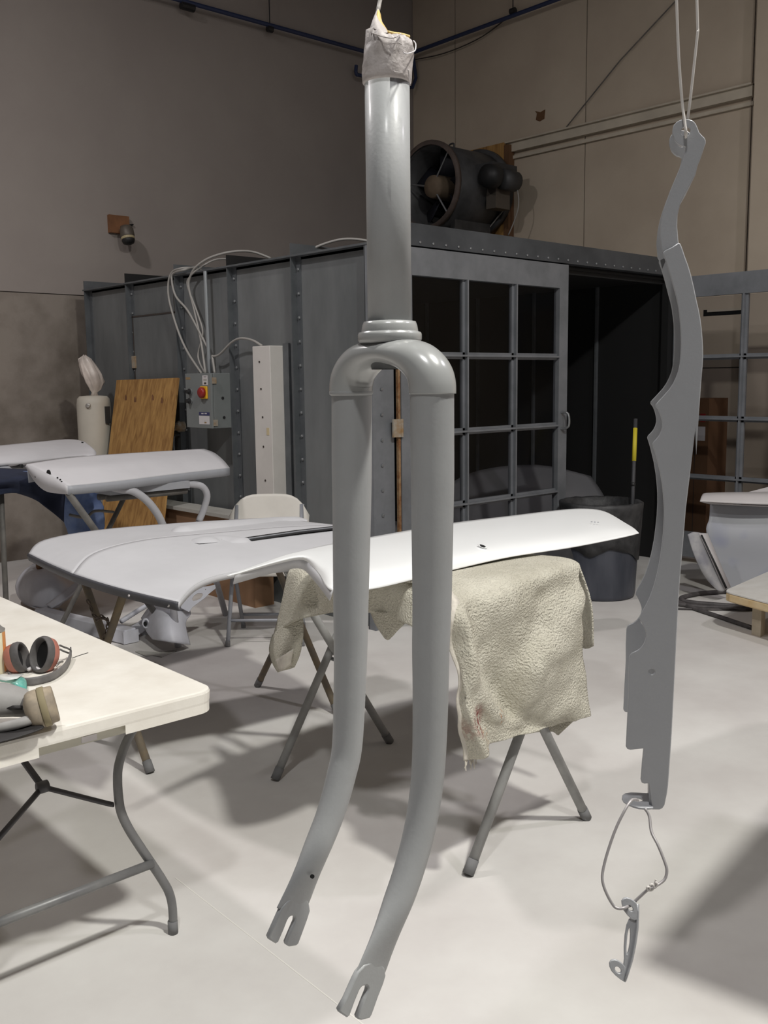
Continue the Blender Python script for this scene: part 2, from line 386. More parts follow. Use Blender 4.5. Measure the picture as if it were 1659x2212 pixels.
# blue air line along both walls
t = thing('air_pipe', 'thin dark blue air pipe running along both walls', 'pipe', (7.4, 8.35, 5.1))
a, b = P(200, -42, y=8.36), P(790, 125, y=8.36)
MB().tube([(0.5, 8.36, a.z), (8.22, 8.36, 5.13), (8.22, 8.36, 5.13)], .022, 8).build('pipe_run', 'blue_pipe', t)
MB().tube([(8.22, 8.36, 5.26), (8.22, -2, 5.30)], .022, 8).build('pipe_run', 'blue_pipe', t)
s0 = P(770, 160, y=8.36)
MB().tube(cat([s0+V(0, 0, .09), s0, s0+V(.12, 0, 0), V(8.22, 8.36, s0.z+.02), V(8.22, 8.36, 5.26)], 3), .02, 8).build('drop_leg', 'blue_pipe', t)
for u, v in ((405, 15),):
    q = P(u, v, y=8.36); MB().tube([q-V(.07, 0, 0), q+V(.07, 0, 0)], .035, 10).build('coupling', 'black', t)
q = P(583, 63, y=8.36); MB().tube([q, V(q.x, 8.36, CEIL)], .006, 6).build('hanger', 'black', t); MB().tube([q-V(.03, 0, 0), q+V(.03, 0, 0)], .032, 10).build('clamp', 'black', t)
q = P(1108, 24, x=8.22); MB().tube([q, V(q.x, q.y, CEIL)], .006, 6).build('hanger', 'black', t); MB().tube([q-V(0, .03, 0), q+V(0, .03, 0)], .032, 10).build('clamp', 'black', t)
# slack cords on the sheeted wall
tag(settle(MB().tube(cat([P(890, 130, x=8.28), P(960, 115, x=8.28), P(1040, 80, x=8.28), P(1108, 28, x=8.28)], 5), .006, 6).build('slack_cord', 'groove', smooth=True)), 'thin dark cord sagging below the blue air pipe', 'cord')
tag(settle(MB().tube([P(1215, 285, x=8.29), P(1340, 130, x=8.29), P(1480, -20, x=8.29)], .006, 6).build('guy_wire', 'stand_dark')), 'thin straight wire slanting across the sheeted wall', 'wire')

# wall lamp on a wooden block
q = P(254, 487, y=YW)
t = thing('wall_floodlight', 'small old floodlight on a wooden block high on the wall', 'floodlight', (q.x, YW, q.z))
MB().box((q.x-.10, YW-.04, q.z-.075), (q.x+.10, YW, q.z+.085)).build('wood_block', 'wood_block', t)
MB().tube([(q.x+.1, YW-.02, q.z+.01), (q.x+.15, YW-.02, q.z+.02)], .008, 6).build('cable_end', 'black', t)
MB().lathe([(.045, .0), (.062, .03), (.065, .09), (.055, .12)], (q.x+.02, YW-.12, q.z-.02), (0, -.25, -1), 20).build('lamp_body', 'lamp_metal', t, True)
MB().lathe([(.056, .115), (.06, .135), (.05, .16), (.02, .172)], (q.x+.02, YW-.12, q.z-.02), (0, -.25, -1), 20).build('lamp_lens', 'black', t, True)
MB().lathe([(.058, .10), (.063, .105), (.063, .122), (.058, .126)], (q.x+.02, YW-.12, q.z-.02), (0, -.25, -1), 20).build('lens_ring', 'lamp_ring', t, True)
MB().tube([(q.x+.02, YW-.03, q.z-.02), (q.x+.02, YW-.14, q.z-.03)], .018, 8).build('bracket', 'lamp_metal', t)

# ================================================================== spray booth
XB, YF, XE, YB, ZT = 3.99, 4.40, 7.28, 8.13, 2.36
bo = thing('spray_booth', 'large grey galvanized steel spray booth with glazed double doors', 'spray booth', (XB, YF, 0))
ribs = [8.11, 7.369, 6.601, 5.89, 5.151, 4.43]
def part(name, mb, m, par=bo, **kw): return mb.build(name, m, par, **kw)
for i in range(5):
    part('side_panel', MB().box((XB, ribs[i+1]+.003, .0), (XB+.02, ribs[i]-.003, ZT-.005)), 'booth_steel')
for i, y in enumerate(ribs):
    part('rib', MB().box((XB-.05, y-.004, 0), (XB, y+.004, ZT)).box((XB-.006, y-.05, 0), (XB, y, ZT)), 'booth_rib')
    b = MB()
    for k in range(15):
        z = .1+k*.155; b.lathe([(.011, 0), (.011, .006), (.006, .012)], (XB-.006, y-.028, z), (-1, 0, 0), 6)
    if 0 < i: 
        bb = part('bolt_row', b, 'bolt'); bb['kind'] = 'stuff'
part('top_flange', MB().box((XB-.055, YF, ZT-.012), (XB+.02, YB, ZT)), 'booth_rib')
for i, y in enumerate(ribs[:-1]):
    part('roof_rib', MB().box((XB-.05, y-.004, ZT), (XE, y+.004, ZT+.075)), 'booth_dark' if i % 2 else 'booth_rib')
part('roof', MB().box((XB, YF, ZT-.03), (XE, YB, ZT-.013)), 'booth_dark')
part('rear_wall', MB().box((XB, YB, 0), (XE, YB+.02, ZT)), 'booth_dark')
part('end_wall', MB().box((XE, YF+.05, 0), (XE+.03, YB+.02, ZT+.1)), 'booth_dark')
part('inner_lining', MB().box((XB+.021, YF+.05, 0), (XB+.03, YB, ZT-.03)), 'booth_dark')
for y in (7.9, 7.2, 6.5, 5.8, 5.1): part('lining_rib', MB().box((XE-.03, y-.01, 0), (XE, y+.01, ZT-.03)), 'booth_rib')
for x in (4.7, 5.45, 6.2, 6.9): part('rear_rib', MB().box((x-.01, YB-.03, 0), (x+.01, YB, ZT-.03)), 'booth_rib')
# header across the front
hd = part('header', MB().box((XB+.0, YF-.06, 2.362), (XE+.03, YF+.02, 2.495)), 'header')
b = MB()
for k in range(28): b.lathe([(.009, 0), (.009, .005), (.004, .009)], (XB+.1+k*.115, YF-.06, 2.385), (0, -1, 0), 6)
bb = b.build('rivet_row', 'bolt', hd); bb['kind'] = 'stuff'
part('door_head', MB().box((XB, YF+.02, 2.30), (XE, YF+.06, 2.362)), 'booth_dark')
part('corner_post', MB().box((XB-.05, YF-.03, 0), (XB+.125, YF+.03, 2.355)), 'booth_frame')
b = MB()
for k in range(15): b.lathe([(.011, 0), (.011, .006), (.006, .012)], (XB+.02, YF-.03, .1+k*.155), (0, -1, 0), 6)
part('bolt_row', b, 'bolt')['kind'] = 'stuff'
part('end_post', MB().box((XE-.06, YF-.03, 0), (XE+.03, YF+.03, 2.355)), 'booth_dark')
def leaf(X0, X1, mapf, hinge_left, label):
    """glazed door leaf built in (along, thickness, z) and placed by mapf"""
    def bx(a, b):
        m = MB().box(a, b); m.v = [mapf(v) for v in m.v]; return m
    W = X1-X0; z0, z1 = .05, 2.352
    d = bx((0, -.025, 2.185), (W, .025, z1)).build('door', 'booth_frame', bo); d['label'] = label
    def sp(n, mb, m): return mb.build(n, m, d)
    sp('stile', bx((0, -.025, z0), (.10, .025, 2.185)), 'booth_frame'); sp('stile', bx((W-.10, -.025, z0), (W, .025, 2.185)), 'booth_frame')
    sp('bottom_rail', bx((.10, -.025, z0), (W-.10, .025, .26)), 'booth_frame')
    xs = [.10, W*.36, W*.655, W-.10]; zs = [.26, .725, 1.207, 1.70, 2.185]
    for x in xs[1:3]:
        sp('muntin', bx((x-.028, -.006, .26), (x+.028, .02, 2.185)).add(bx((x-.007, -.03, .26), (x+.007, -.006, 2.185)).v, bx((0,0,0),(1,1,1)).f), 'booth_frame')
    for z in zs[1:4]:
        sp('muntin', bx((.10, -.006, z-.022), (W-.10, .02, z+.022)).add(bx((.10, -.034, z-.006), (W-.10, -.006, z+.006)).v, bx((0,0,0),(1,1,1)).f), 'booth_frame')
    for i in range(3):
        for j in range(4):
            sp('pane', bx((xs[i]+.005, .004, zs[j]+.005), (xs[i+1]-.005, .009, zs[j+1]-.005)), 'pane_glass')
    hx = 0 if hinge_left else W
    return d, sp, bx, W
d, sp, bx, W = leaf(4.15, 5.827, lambda v: V(4.15+v.x, YF-.035+v.y, v.z), True, 'glazed grey steel door leaf standing closed')
sp('rust_strip', bx((-.022, -.02, .05), (-.004, .0, 2.35)), 'rust')
for z in (1.25, .35, 2.1):
    sp('hinge', bx((-.075, -.035, z-.05), (-.015, -.02, z+.06)), 'hinge'); sp('hinge_pin', MB().tube([mapv for mapv in (V(4.15-.005, YF-.065, z-.05), V(4.15-.005, YF-.065, z+.06))], .012, 8), 'hinge')
sp('handle', MB().tube(cat([V(5.76, YF-.06, 1.30), V(5.775, YF-.11, 1.29), V(5.775, YF-.115, 1.20), V(5.76, YF-.06, 1.18)], 4), .009, 8), 'bolt')
d2, sp2, bx2, W2 = leaf(0, 1.68, lambda v: V(XE+.035+v.y, YF-.04-v.x, v.z), True, 'glazed grey steel door leaf swung wide open')
# access door in the side wall, white fixture cover
ad = part('access_door', MB().box((XB-.012, 6.62, .9), (XB, 7.33, 2.08)), 'booth_steel'); ad['label'] = 'hinged access door in the booth side'
MB().box((XB-.016, 6.60, 2.08), (XB, 7.35, 2.092)).build('door_gap', 'groove', ad); MB().box((XB-.016, 7.33, .9), (XB, 7.34, 2.09)).build('door_gap', 'groove', ad); MB().box((XB-.016, 6.605, .9), (XB, 6.615, 2.09)).build('door_gap', 'groove', ad)
for z in (1.72, 1.1): MB().box((XB-.025, 7.31, z-.05), (XB-.012, 7.37, z+.05)).build('hinge', 'hinge', ad)
MB().tube(cat([V(XB-.01, 6.66, 1.15), V(XB-.07, 6.66, 1.13), V(XB-.07, 6.66, 1.0), V(XB-.01, 6.66, .98)], 4), .012, 8).build('handle', 'bolt', ad)
MB().lathe([(.045, 0), (.045, .04), (.03, .06), (.03, .09)], (XB-.01, 6.62, 1.21), (-1, 0, 0), 12).build('latch', 'hinge', ad)
wc = part('light_cover', MB().box((3.865, 5.30, .30), (XB, 5.50, 1.785)), 'white_cover', bevel=.004); wc['label'] = 'tall narrow white box cover on the booth side'
MB().box((XB-.02, 5.235, .30), (XB-.004, 5.298, 1.80)).build('cover_frame', 'booth_rib', wc)
MB().box((3.863, 5.33, 1.19), (3.866, 5.36, 1.24)).build('switch_plate', 'beige_label', wc)
b = MB()
for z, y in ((1.68, 5.42), (1.5, 5.41), (1.31, 5.40), (1.11, 5.40), (.88, 5.39)): b.lathe([(.007, 0), (.007, .004)], (3.865, y, z), (-1, 0, 0), 8)
b.build('screws', 'groove', wc)
# small conduit on the wall of the booth beside the control box
pp = part('wall_conduit', MB().tube([P(443, 586, x=XB-.06), P(452.5, 806, x=XB-.06)], .014, 8), 'conduit_pipe')

# control box
bx0, by0, by1, bz0, bz1 = 3.78, 5.895, 6.235, 1.222, 1.612
cb = thing('control_box', 'grey electrical control box with red and yellow switch', 'control box', (3.88, 6.06, bz0))
MB().box((bx0+.02, by0, bz0), (XB-.006, by1, bz1)).build('body', 'box_grey', cb, bevel=.004)
dr = MB().box((bx0, by0, bz0), (bx0+.018, by1, bz1)).build('door', 'box_grey', cb, bevel=.003)
def onbox(u, v, e=0): return P(u, v, x=bx0-e)
def lab(u0, v0, u1, v1, m, nm, par, e=.001):
    a = onbox(u0, v0); b = onbox(u1, v1)
    return MB().box((bx0-e, min(a.y, b.y), min(a.z, b.z)), (bx0, max(a.y, b.y), max(a.z, b.z))).build(nm, m, par)
lab(437, 811, 449, 832, 'label_white', 'warning_label', dr); lab(441, 826, 446, 830, 'groove', 'label_mark', dr, .0015)
lab(440, 813.5, 446, 814.5, 'groove', 'label_line', dr, .0015); lab(439.5, 818, 447, 823, 'paper_grey', 'label_line', dr, .0015)
lab(430, 898, 453, 917, 'label_white', 'rating_label', dr); lab(430, 890, 453, 898, 'label_blue', 'rating_header', dr)
lab(435, 892, 440, 894.5, 'label_white', 'rating_word', dr, .0015); lab(442, 892, 447, 894.5, 'label_white', 'rating_word', dr, .0015)
lab(442, 908.4, 453, 909, 'paper_grey', 'rating_line', dr, .0015); lab(442, 911, 446.5, 914.5, 'label_brown', 'rating_stamp', dr, .0015); lab(441.8, 908.5, 442.4, 917, 'paper_grey', 'rating_line', dr, .0015)
lab(401, 815, 411, 820, 'label_brown', 'maker_plate', dr)
q = onbox(442, 848); MB().box((bx0-.012, q.y-.045, q.z-.045), (bx0, q.y+.045, q.z+.045)).build('switch_plate', 'yellow_switch', dr, bevel=.008)
MB().lathe([(.038, 0), (.038, .02), (.03, .028)], (bx0-.012, q.y+.005, q.z), (-1, 0, 0), 24).build('rotary_switch', 'red_switch', dr, True)
for v in (846, 866):
    q = onbox(412, v); MB().lathe([(.022, 0), (.022, .015), (.014, .018), (.014, .035)], (bx0, q.y, q.z), (-1, 0, 0), 16).build('knob', 'black', dr)
    MB().lathe([(.024, 0), (.024, .008), (.019, .012)], (bx0, q.y, q.z), (-1, 0, 0), 16).build('knob_ring', 'bolt', dr)
for z in (1.56, 1.262): MB().box((bx0+.01, by0-.012, z-.022), (bx0+.04, by0, z+.022)).build('latch', 'hinge', cb)
for u, v in ((481, 860), (484, 902)):
    q = P(u, v, y=by0); MB().lathe([(.011, 0), (.011, .003)], (q.x, by0, q.z), (0, -1, 0), 14).build('knockout', 'black', cb)
# flexible conduits
def conduit(pts, r, label):
    tag(settle(MB().tube(cat(pts, 6), r, 8).build('flexible_conduit', 'conduit', smooth=True)), label, 'conduit', 'pale conduits above the control box')
C = lambda u, v, x=3.93: P(u, v, x=x)
conduit([C(435, 806, 3.88), C(405, 760), C(385, 715), C(366, 650), C(364, 610), C(372, 588), C(390, 580, 3.92), C(418, 579, 4.02), C(440, 586, 4.2)], .0085, 'pale conduit looping farthest from the white cover')
conduit([C(448, 750), C(430, 715), C(405, 670), C(380, 640), C(371, 605), C(375, 590), C(400, 582, 3.92), C(425, 576, 4.1)], .0085, 'pale conduit crossing over its neighbours to the box side')
conduit([C(444, 806, 3.88), C(434, 735), C(420, 670), C(408, 620), C(412, 595), C(425, 575), C(455, 556, 3.97), C(500, 544, 4.05), C(545, 544, 4.2), C(585, 558, 4.3)], .0085, 'pale conduit arching highest over the booth edge')
conduit([C(443, 806, 3.89), C(428, 770), C(438, 720), C(428, 680), C(406, 620), C(409, 600), C(430, 580, 3.95), C(470, 560, 4.1), C(525, 563, 4.3)], .007, 'thin pale conduit bowed between two thicker ones')
conduit([C(464, 806, 3.9), C(459, 770, 3.92), C(461, 770, 3.92), C(475, 765, 3.92), C(500, 740, 3.91), C(520, 731, 3.90), C(545, 735, 3.89), C(566, 747, 3.90)], .0085, 'pale conduit running from the control box to the white cover')
conduit([V(4.06, 5.25, 2.368), V(4.2, 5.1, 2.45), V(4.3, 4.95, 2.47), V(4.45, 4.75, 2.42), V(4.6, 4.6, 2.37)], .0085, 'pale conduit lying on the booth roof near the corner')

# exhaust fan on the booth roof
fc = V(7.35, 7.255, 3.52)
fr_ = .41
fa = thing('exhaust_fan', 'big dark tube fan on the booth roof before a wooden board', 'exhaust fan', (7.7, 7.25, 2.44))
MB().lathe([(fr_, 0), (fr_, .86)], fc, (1, 0, 0), 40, cap=False).build('casing', 'fan_steel', fa, True, solid=.012)
MB().lathe([(fr_-.01, -.02), (fr_+.035, -.02), (fr_+.035, .02), (fr_-.01, .02)], fc, (1, 0, 0), 40, cap=False).build('rim', 'fan_rim', fa, True)
MB().lathe([(fr_+.005, .72), (fr_+.05, .72), (fr_+.05, .78), (fr_+.005, .78)], fc, (1, 0, 0), 40, cap=False).build('rear_flange', 'fan_steel', fa, True)
MB().lathe([(fr_-.012, .70), (0.001, .70)], fc, (1, 0, 0), 40, cap=False).build('damper', 'fan_dark', fa)
MB().lathe([(.02, .04), (.11, .05), (.12, .10), (.125, .62)], fc, (1, 0, 0), 24).build('hub', 'fan_hub', fa, True)
for k in range(5):
    a = k*2*math.pi/5+.5
    e1 = V(0, math.cos(a), math.sin(a)); e2 = V(0, -math.sin(a), math.cos(a))
    MB().grid([[fc+V(.28+.06*s, 0, 0)+e1*r+e2*(s*w_) for s in (-1, -.3, .4, 1)] for r, w_ in ((.1, .06), (.25, .09), (.40, .11))]).build('blade', 'fan_dark', fa, True, solid=.006)
for a in (2.2, -2.2, 0.2):
    MB().tube([fc+V(.06, math.cos(a)*.1, math.sin(a)*.1), fc+V(.06, math.cos(a)*(fr_-.005), math.sin(a)*(fr_-.005))], .01, 6).build('strut', 'bolt', fa)
MB().tube(cat([fc+V(.35, -.03, fr_), fc+V(.35, -.03, fr_+.05), fc+V(.35, .03, fr_+.05), fc+V(.35, .03, fr_)], 4), .01, 6).build('lifting_eye', 'fan_steel', fa)
mp_ = fc+V(.42, -fr_-.02, .02)
MB().box((mp_.x-.10, mp_.y-.16, mp_.z-.02), (mp_.x+.28, mp_.y+.06, mp_.z+.17)).build('motor_mount', 'fan_steel', fa)
MB().lathe([(.03, -.16), (.11, -.14), (.12, -.02), (.11, .0)], mp_+V(-.02, -.13, .03), (1, 0, 0), 20).build('motor', 'black', fa, True)
MB().lathe([(.035, -.02), (.1, 0), (.1, .2), (.06, .22)], mp_+V(.04, -.17, .01), (1, 0, 0), 20).build('motor_can', 'fan_steel', fa, True)
MB().box((mp_.x+.02, mp_.y-.10, mp_.z-.26), (mp_.x+.24, mp_.y+.03, mp_.z-.05)).build('junction_box', 'lamp_metal', fa)
for y in (-.2, .2): MB().box((fc.x+.15, fc.y+y-.03, 2.44), (fc.x+.7, fc.y+y+.03, fc.z-math.sqrt(fr_**2-.04)+.03)).build('foot', 'fan_steel', fa)
wbd = thing('fan_board', 'upright yellow wooden board between fan and sheeted wall', 'board', (8.27, 7.2, 2.44))
MB().box((8.22, 6.99, 2.44), (8.265, 7.75, 4.03)).build('board', 'plywood', wbd)
MB().box((8.222, 6.92, 2.44), (8.31, 6.985, 4.0)).build('stud', 'cardboard_dark', wbd)
tag(settle(MB().tube(cat([P(1068, 374, x=7.95), P(1100, 380, x=8.0), P(1117, 410, x=8.0), P(1120, 445, x=8.0), P(1110, 480, x=8.0), P(1098, 508, x=8.0)], 5), .007, 6).build('fan_cable', 'conduit', smooth=True)), 'thin cable looping out beside the wooden board', 'cable', 'fan cables')
tag(settle(MB().tube([P(1097, 442, x=8.05), P(1052, 498, x=8.05)], .007, 6).build('fan_cable', 'conduit')), 'thin straight cable slanting down the wooden board', 'cable', 'fan cables')

# ================================================================== hanging bicycle fork
C0 = P(842, 720, d=.64)
S = V(.0121, -.9999, 0).normalized(); Rk = V(-.9999, -.0121, 0); UP = V(0, 0, 1)
L0 = P(758, 850, d=.668); R0 = P(934, 850, d=.612)
sp_ = .0388; cs = ((L0+R0)/2-C0).dot(S)
fk = thing('bicycle_fork', 'freshly primed grey bicycle fork hanging by its taped steerer', 'bicycle fork', (C0.x, C0.y, C0.z-.42))
def fl(s, r, z): return C0+S*s+Rk*r+UP*z
def fplane(u, v, s):
    return onplane(u, v, C0+S*s, S)
rake0 = .004
def ring_at(c, t, hn, hr, n=28):
    """cross-section ellipse: hn in the S-Z plane (normal to t), hr along the rake axis"""
    nn = Rk.cross(t).normalized()
    return [c+nn*hn*math.cos(2*math.pi*k/n)+Rk*hr*math.sin(2*math.pi*k/n) for k in range(n)]
# steerer
st_r = .0144
MB().lathe([(st_r, -.012), (st_r, .172)], fl(0, 0, 0), UP, 40).build('steerer_tube', 'fork_paint', fk, True)
# crown race seat
MB().lathe([(st_r, .008), (.0172, .0075), (.0182, .005), (.0188, .0015), (.0188, .001), (.0206, .0005), (.0212, -.001), (.0212, -.004), (.0204, -.0058), (.019, -.0065), (.014, -.007)], fl(0, 0, 0), UP, 48).build('crown_race', 'fork_gloss', fk, True)
# crown: an arch of changing ellipse sections
stn = [(-1, -.0395, 0, .0150, .0150), (-.995, -.034, 0, .0150, .0150), (-.95, -.0285, 0, .0145, .0152), (-.84, -.0225, 0, .0130, .0155), (-.64, -.0172, 0, .0115, .0163), (-.38, -.0140, 0, .0095, .0172), (0, -.0125, 0, .0082, .0176)]
stn = stn+[(-a, b, 0, d, e) for a, b, _, d, e in stn[-2::-1]]
ctr = [fl(cs+a*sp_, rake0-.0002, b) for a, b, *_ in stn]
ctrs = cat(ctr, 5); hn = cat([V(d, e, 0) for *_, d, e in stn], 5)
rings = []
for i, c in enumerate(ctrs):
    t = (ctrs[min(i+1, len(ctrs)-1)]-ctrs[max(i-1, 0)]).normalized()
    rings.append(ring_at(c, t, hn[i].x, hn[i].y))
MB().loft(rings).build('crown', 'fork_gloss', fk, True)
MB().lathe([(.0150, -.0072), (.0152, -.0085), (.0120, -.0235), (.0128, -.0235)], fl(cs*.5, rake0*.5, 0), UP, 40).build('crown_boss', 'fork_paint', fk, True)
MB().lathe([(.0085, -.0208), (.0085, -.0214)], fl(cs, rake0, 0), UP, 32).build('bore', 'hole', fk)
blades = {
 -1: [(760, 835), (760, 1000), (760, 1100), (758, 1300), (757.5, 1400), (755, 1500), (750, 1610), (739, 1668), (714, 1757), (679, 1846), (645, 1930), (626, 1972)],
  1: [(933, 828), (934, 1000), (934, 1100), (933, 1300), (930.5, 1400), (930, 1500), (927, 1623), (920, 1712), (904.5, 1801), (880, 1890), (847.5, 1980), (813, 2070), (796, 2112)]}
drops = {
 -1: [(330,800),(250,850),(195,920),(160,1000),(75,1190),(85,1215),(140,1250),(165,1235),(215,1120),(250,1030),(265,1005),(280,993),(305,985),(322,997),(327,1015),(325,1040),(310,1075),(295,1110),(240,1240),(245,1265),(270,1280),(335,1268),(355,1250),(400,1130),(440,1020),(465,940),(455,870),(420,800)],
  1: [(1040,1420),(975,1450),(915,1520),(880,1590),(800,1770),(738,1880),(750,1905),(810,1945),(835,1925),(880,1800),(925,1690),(940,1665),(955,1650),(990,1640),(1006,1652),(1010,1672),(1005,1700),(980,1760),(910,1940),(915,1960),(945,1970),(1025,1950),(1045,1915),(1100,1760),(1155,1620),(1175,1550),(1165,1480),(1130,1420)]}
for sgn in (-1, 1):
    s = cs+sgn*sp_
    pts = cat([fplane(u, v, s) for u, v in blades[sgn]], 6); N = len(pts)
    rings = []
    L = [0]
    for i in range(1, N): L.append(L[-1]+(pts[i]-pts[i-1]).length)
    for i, c in enumerate(pts):
        f = L[i]/L[-1]; t = (pts[min(i+1, N-1)]-pts[max(i-1, 0)]).normalized()
        rad = .0140 if f < .15 else .0140-(f-.15)/.85*.0050
        hs = hr = rad
        if f > .86:
            k = (f-.86)/.14; k = k*k*(3-2*k); hs = rad*(1-k)+.0017*k; hr = rad*(1-k)+.0138*k
        e2 = S.cross(t).normalized()
        rings.append([c+S*hs*math.cos(2*math.pi*q/28)+e2*hr*math.sin(2*math.pi*q/28) for q in range(28)])
    MB().loft(rings).build('blade', 'fork_paint', fk, True)
    if sgn < 0: MB().lathe([(.0140, -.0012), (.0150, -.0004), (.0152, .0008), (.0149, .002)], fl(s, rake0-.0002, -.0395), UP, 40, cap=False).build('lug_edge', 'fork_paint', fk, True)
    o = fplane(560+300/4.366 if sgn < 0 else 560+960/4.366, 1750+1000/4.366 if sgn < 0 else 1750+1700/4.366, s)
    pl = [fplane(560+x/4.366, 1750+y/4.366, s) for x, y in drops[sgn]]
    plate('dropout', to2d(pl, o, Rk, UP), [], o, Rk, UP, .0042, 'fork_paint', fk, bev=.0010)
hpx = fplane(675, 1893.5, cs-sp_)
tdir = (Vector(EYE)-hpx).normalized()
q = hpx+S*0.0 ; 
side = S if tdir.dot(S) > 0 else -S
MB().lathe([(.0014, -.001), (.0014, .0004)], P(675, 1893.5, d=.672), V(*RT)*.58-V(*FW)*.81, 16).build('vent_hole', 'hole', fk)
# masking tape wrapped round the steerer top
def tape():
    rings = []
    prof = [(.148, 1.03, 0, 0), (.150, 1.09, 0, 0), (.155, 1.10, 0, 0), (.163, 1.11, 0, .3), (.172, 1.11, .0002, .6), (.181, 1.12, .0006, .9), (.190, 1.10, .0008, 1.2), (.197, 1.06, .0009, 1.4), (.2015, .95, .0005, 1.4), (.2035, .72, -.001, 1.2), (.2045, .4, -.003, .8)]
    n = 72
    for zz, k, sh, am in prof:
        zz = .1565+(zz-.148)*.49; r = []
        for q in range(n):
            a = 2*math.pi*q/n; d = V(math.cos(a), math.sin(a), 0)
            p = fl(0, 0, zz)+d*st_r*k
            nz = noise.noise(V(d.x*2.2, d.y*2.2, zz*110))*.0017+noise.noise(V(d.x*5, d.y*5, zz*160+3))*.0010
            cren = noise.noise(V(d.x*3.2+zz*60, d.y*3.2-zz*40, 7)); cren = -abs(cren)*.0020
            left = max(0, -d.dot(V(*RT)))
            hz = (left*.006 if zz > .1815 else 0)
            r.append(p+d*(nz+cren)*am+V(*RT)*sh+UP*(hz+noise.noise(V(d.x*3, d.y*3, 1))*.0014*am))
        rings.append(r)
    return MB().loft(rings)
tp = tape().build('tape_wrap', 'tape', fk, True); tp['label'] = 'crumpled grey masking tape over the steerer end'
dd = C0.y
def tpx(u, v, e=0): return P(u, v, d=.6135+e)
# loose tape lip, twisted up along the wire
pk = MB().grid([[tpx(796, 75, .0), tpx(801, 60, -.004), tpx(812, 66, -.010), tpx(826, 72, -.013), tpx(842, 73, -.010)],
                [tpx(801, 54, .003), tpx(806, 44, -.003), tpx(812, 48, -.004), tpx(822, 58, -.004), tpx(836, 64, .002)],
                [tpx(808, 36, .006), tpx(810, 32, .002), tpx(813, 34, .002), tpx(818, 40, .003), tpx(825, 50, .008)],
                [tpx(816, 18, .010), tpx(817, 17, .009), tpx(818, 19, .009), tpx(819.5, 22, .010), tpx(822, 27, .012)]])
pk.build('tape_peak', 'tape', fk, True, solid=.0006, sub=1)
MB().grid([[tpx(812, 58, .001), tpx(822, 60, .0), tpx(832, 66, .001), tpx(841, 71, .002)], [tpx(812, 44, .0005), tpx(818, 46, 0), tpx(828, 58, .001), tpx(838, 68, .002)], [tpx(814, 30, .003), tpx(817, 30, .003), tpx(820, 36, .003), tpx(824, 46, .004)], [tpx(816, 22, .006), tpx(818, 22, .006), tpx(820, 26, .006), tpx(822, 32, .006)]]).build('yellow_fold', 'yellow_tape', fk, True, solid=.0005)
MB().tube(cat([tpx(838, 69, -.008), tpx(850, 72, -.006), tpx(866, 74, -.002), tpx(884, 79, .004)], 4), .0009, 6).build('yellow_edge', 'yellow_tape', fk, True)
MB().tube(cat([tpx(872, 113, -.0155), tpx(878, 116, -.016), tpx(890, 113, -.010), tpx(897, 108, .0), tpx(898, 95, .004), tpx(893, 88, .006)], 4), .0004, 6).build('tape_edge', 'label_white', fk, True)
MB().tube(cat([tpx(800, 70, -.002), tpx(812, 74, -.012), tpx(830, 80, -.016), tpx(850, 82, -.0165), tpx(866, 73, -.012)], 4), .0004, 6).build('tape_edge', 'tape', fk, True)
for pts in ([(850, 154, -.017), (855, 156, -.0172), (868, 157, -.0165)], [(882, 150, -.0135), (884, 165, -.013), (886, 185, -.0125)], [(845, 95, -.017), (858, 92, -.017), (868, 96, -.0168)]):
    MB().tube(cat([tpx(*p) for p in pts], 4), .0004, 6).build('tape_crease', 'tape', fk, True)
tw = P(821, 0, d=.626)
o = MB().tube([tpx(815, 30, .010), tpx(818, 15, .012), tw, V(tw.x+.01, tw.y, CEIL)], .0014, 8).build('hanging_wire', 'wire_light', smooth=True)
tag(settle(o), 'single pale wire the taped fork hangs from', 'wire')

# ================================================================== hanging chain guard
n_ = ray(1295, 806); n_[2] = 0; n_ = n_/np.linalg.norm(n_)
NG = Vector(n_); GX = V(NG.y, -NG.x, 0)
GO = P(1440, 900, d=.60)
def gp(u, v): return onplane(u, v, GO, NG)
A6 = lambda x, y: (1380+x/2.989, 220+y/2.989)
A7 = lambda x, y: (1320+x/2.514, 900+y/2.514)
strap = [A6(*q) for q in ((300,115),(325,118),(345,125),(362,142),(375,170),(385,198),(402,218),(420,235),(426,250),(427,265),(415,300),(395,360),(375,410),(360,470),(330,530),(290,600),(262,660),(245,730),(242,800),(250,900),(262,960),(262,1030),(180,1030),(165,970),(152,950),(143,860),(150,780),(162,715),(180,650),(205,580),(230,520),(260,450),(290,380),(304,325),(308,298),(302,288),(290,282),(268,275),(250,262),(236,245),(228,225),(222,205),(222,190),(224,170),(232,150),(244,136),(260,125),(280,117))]
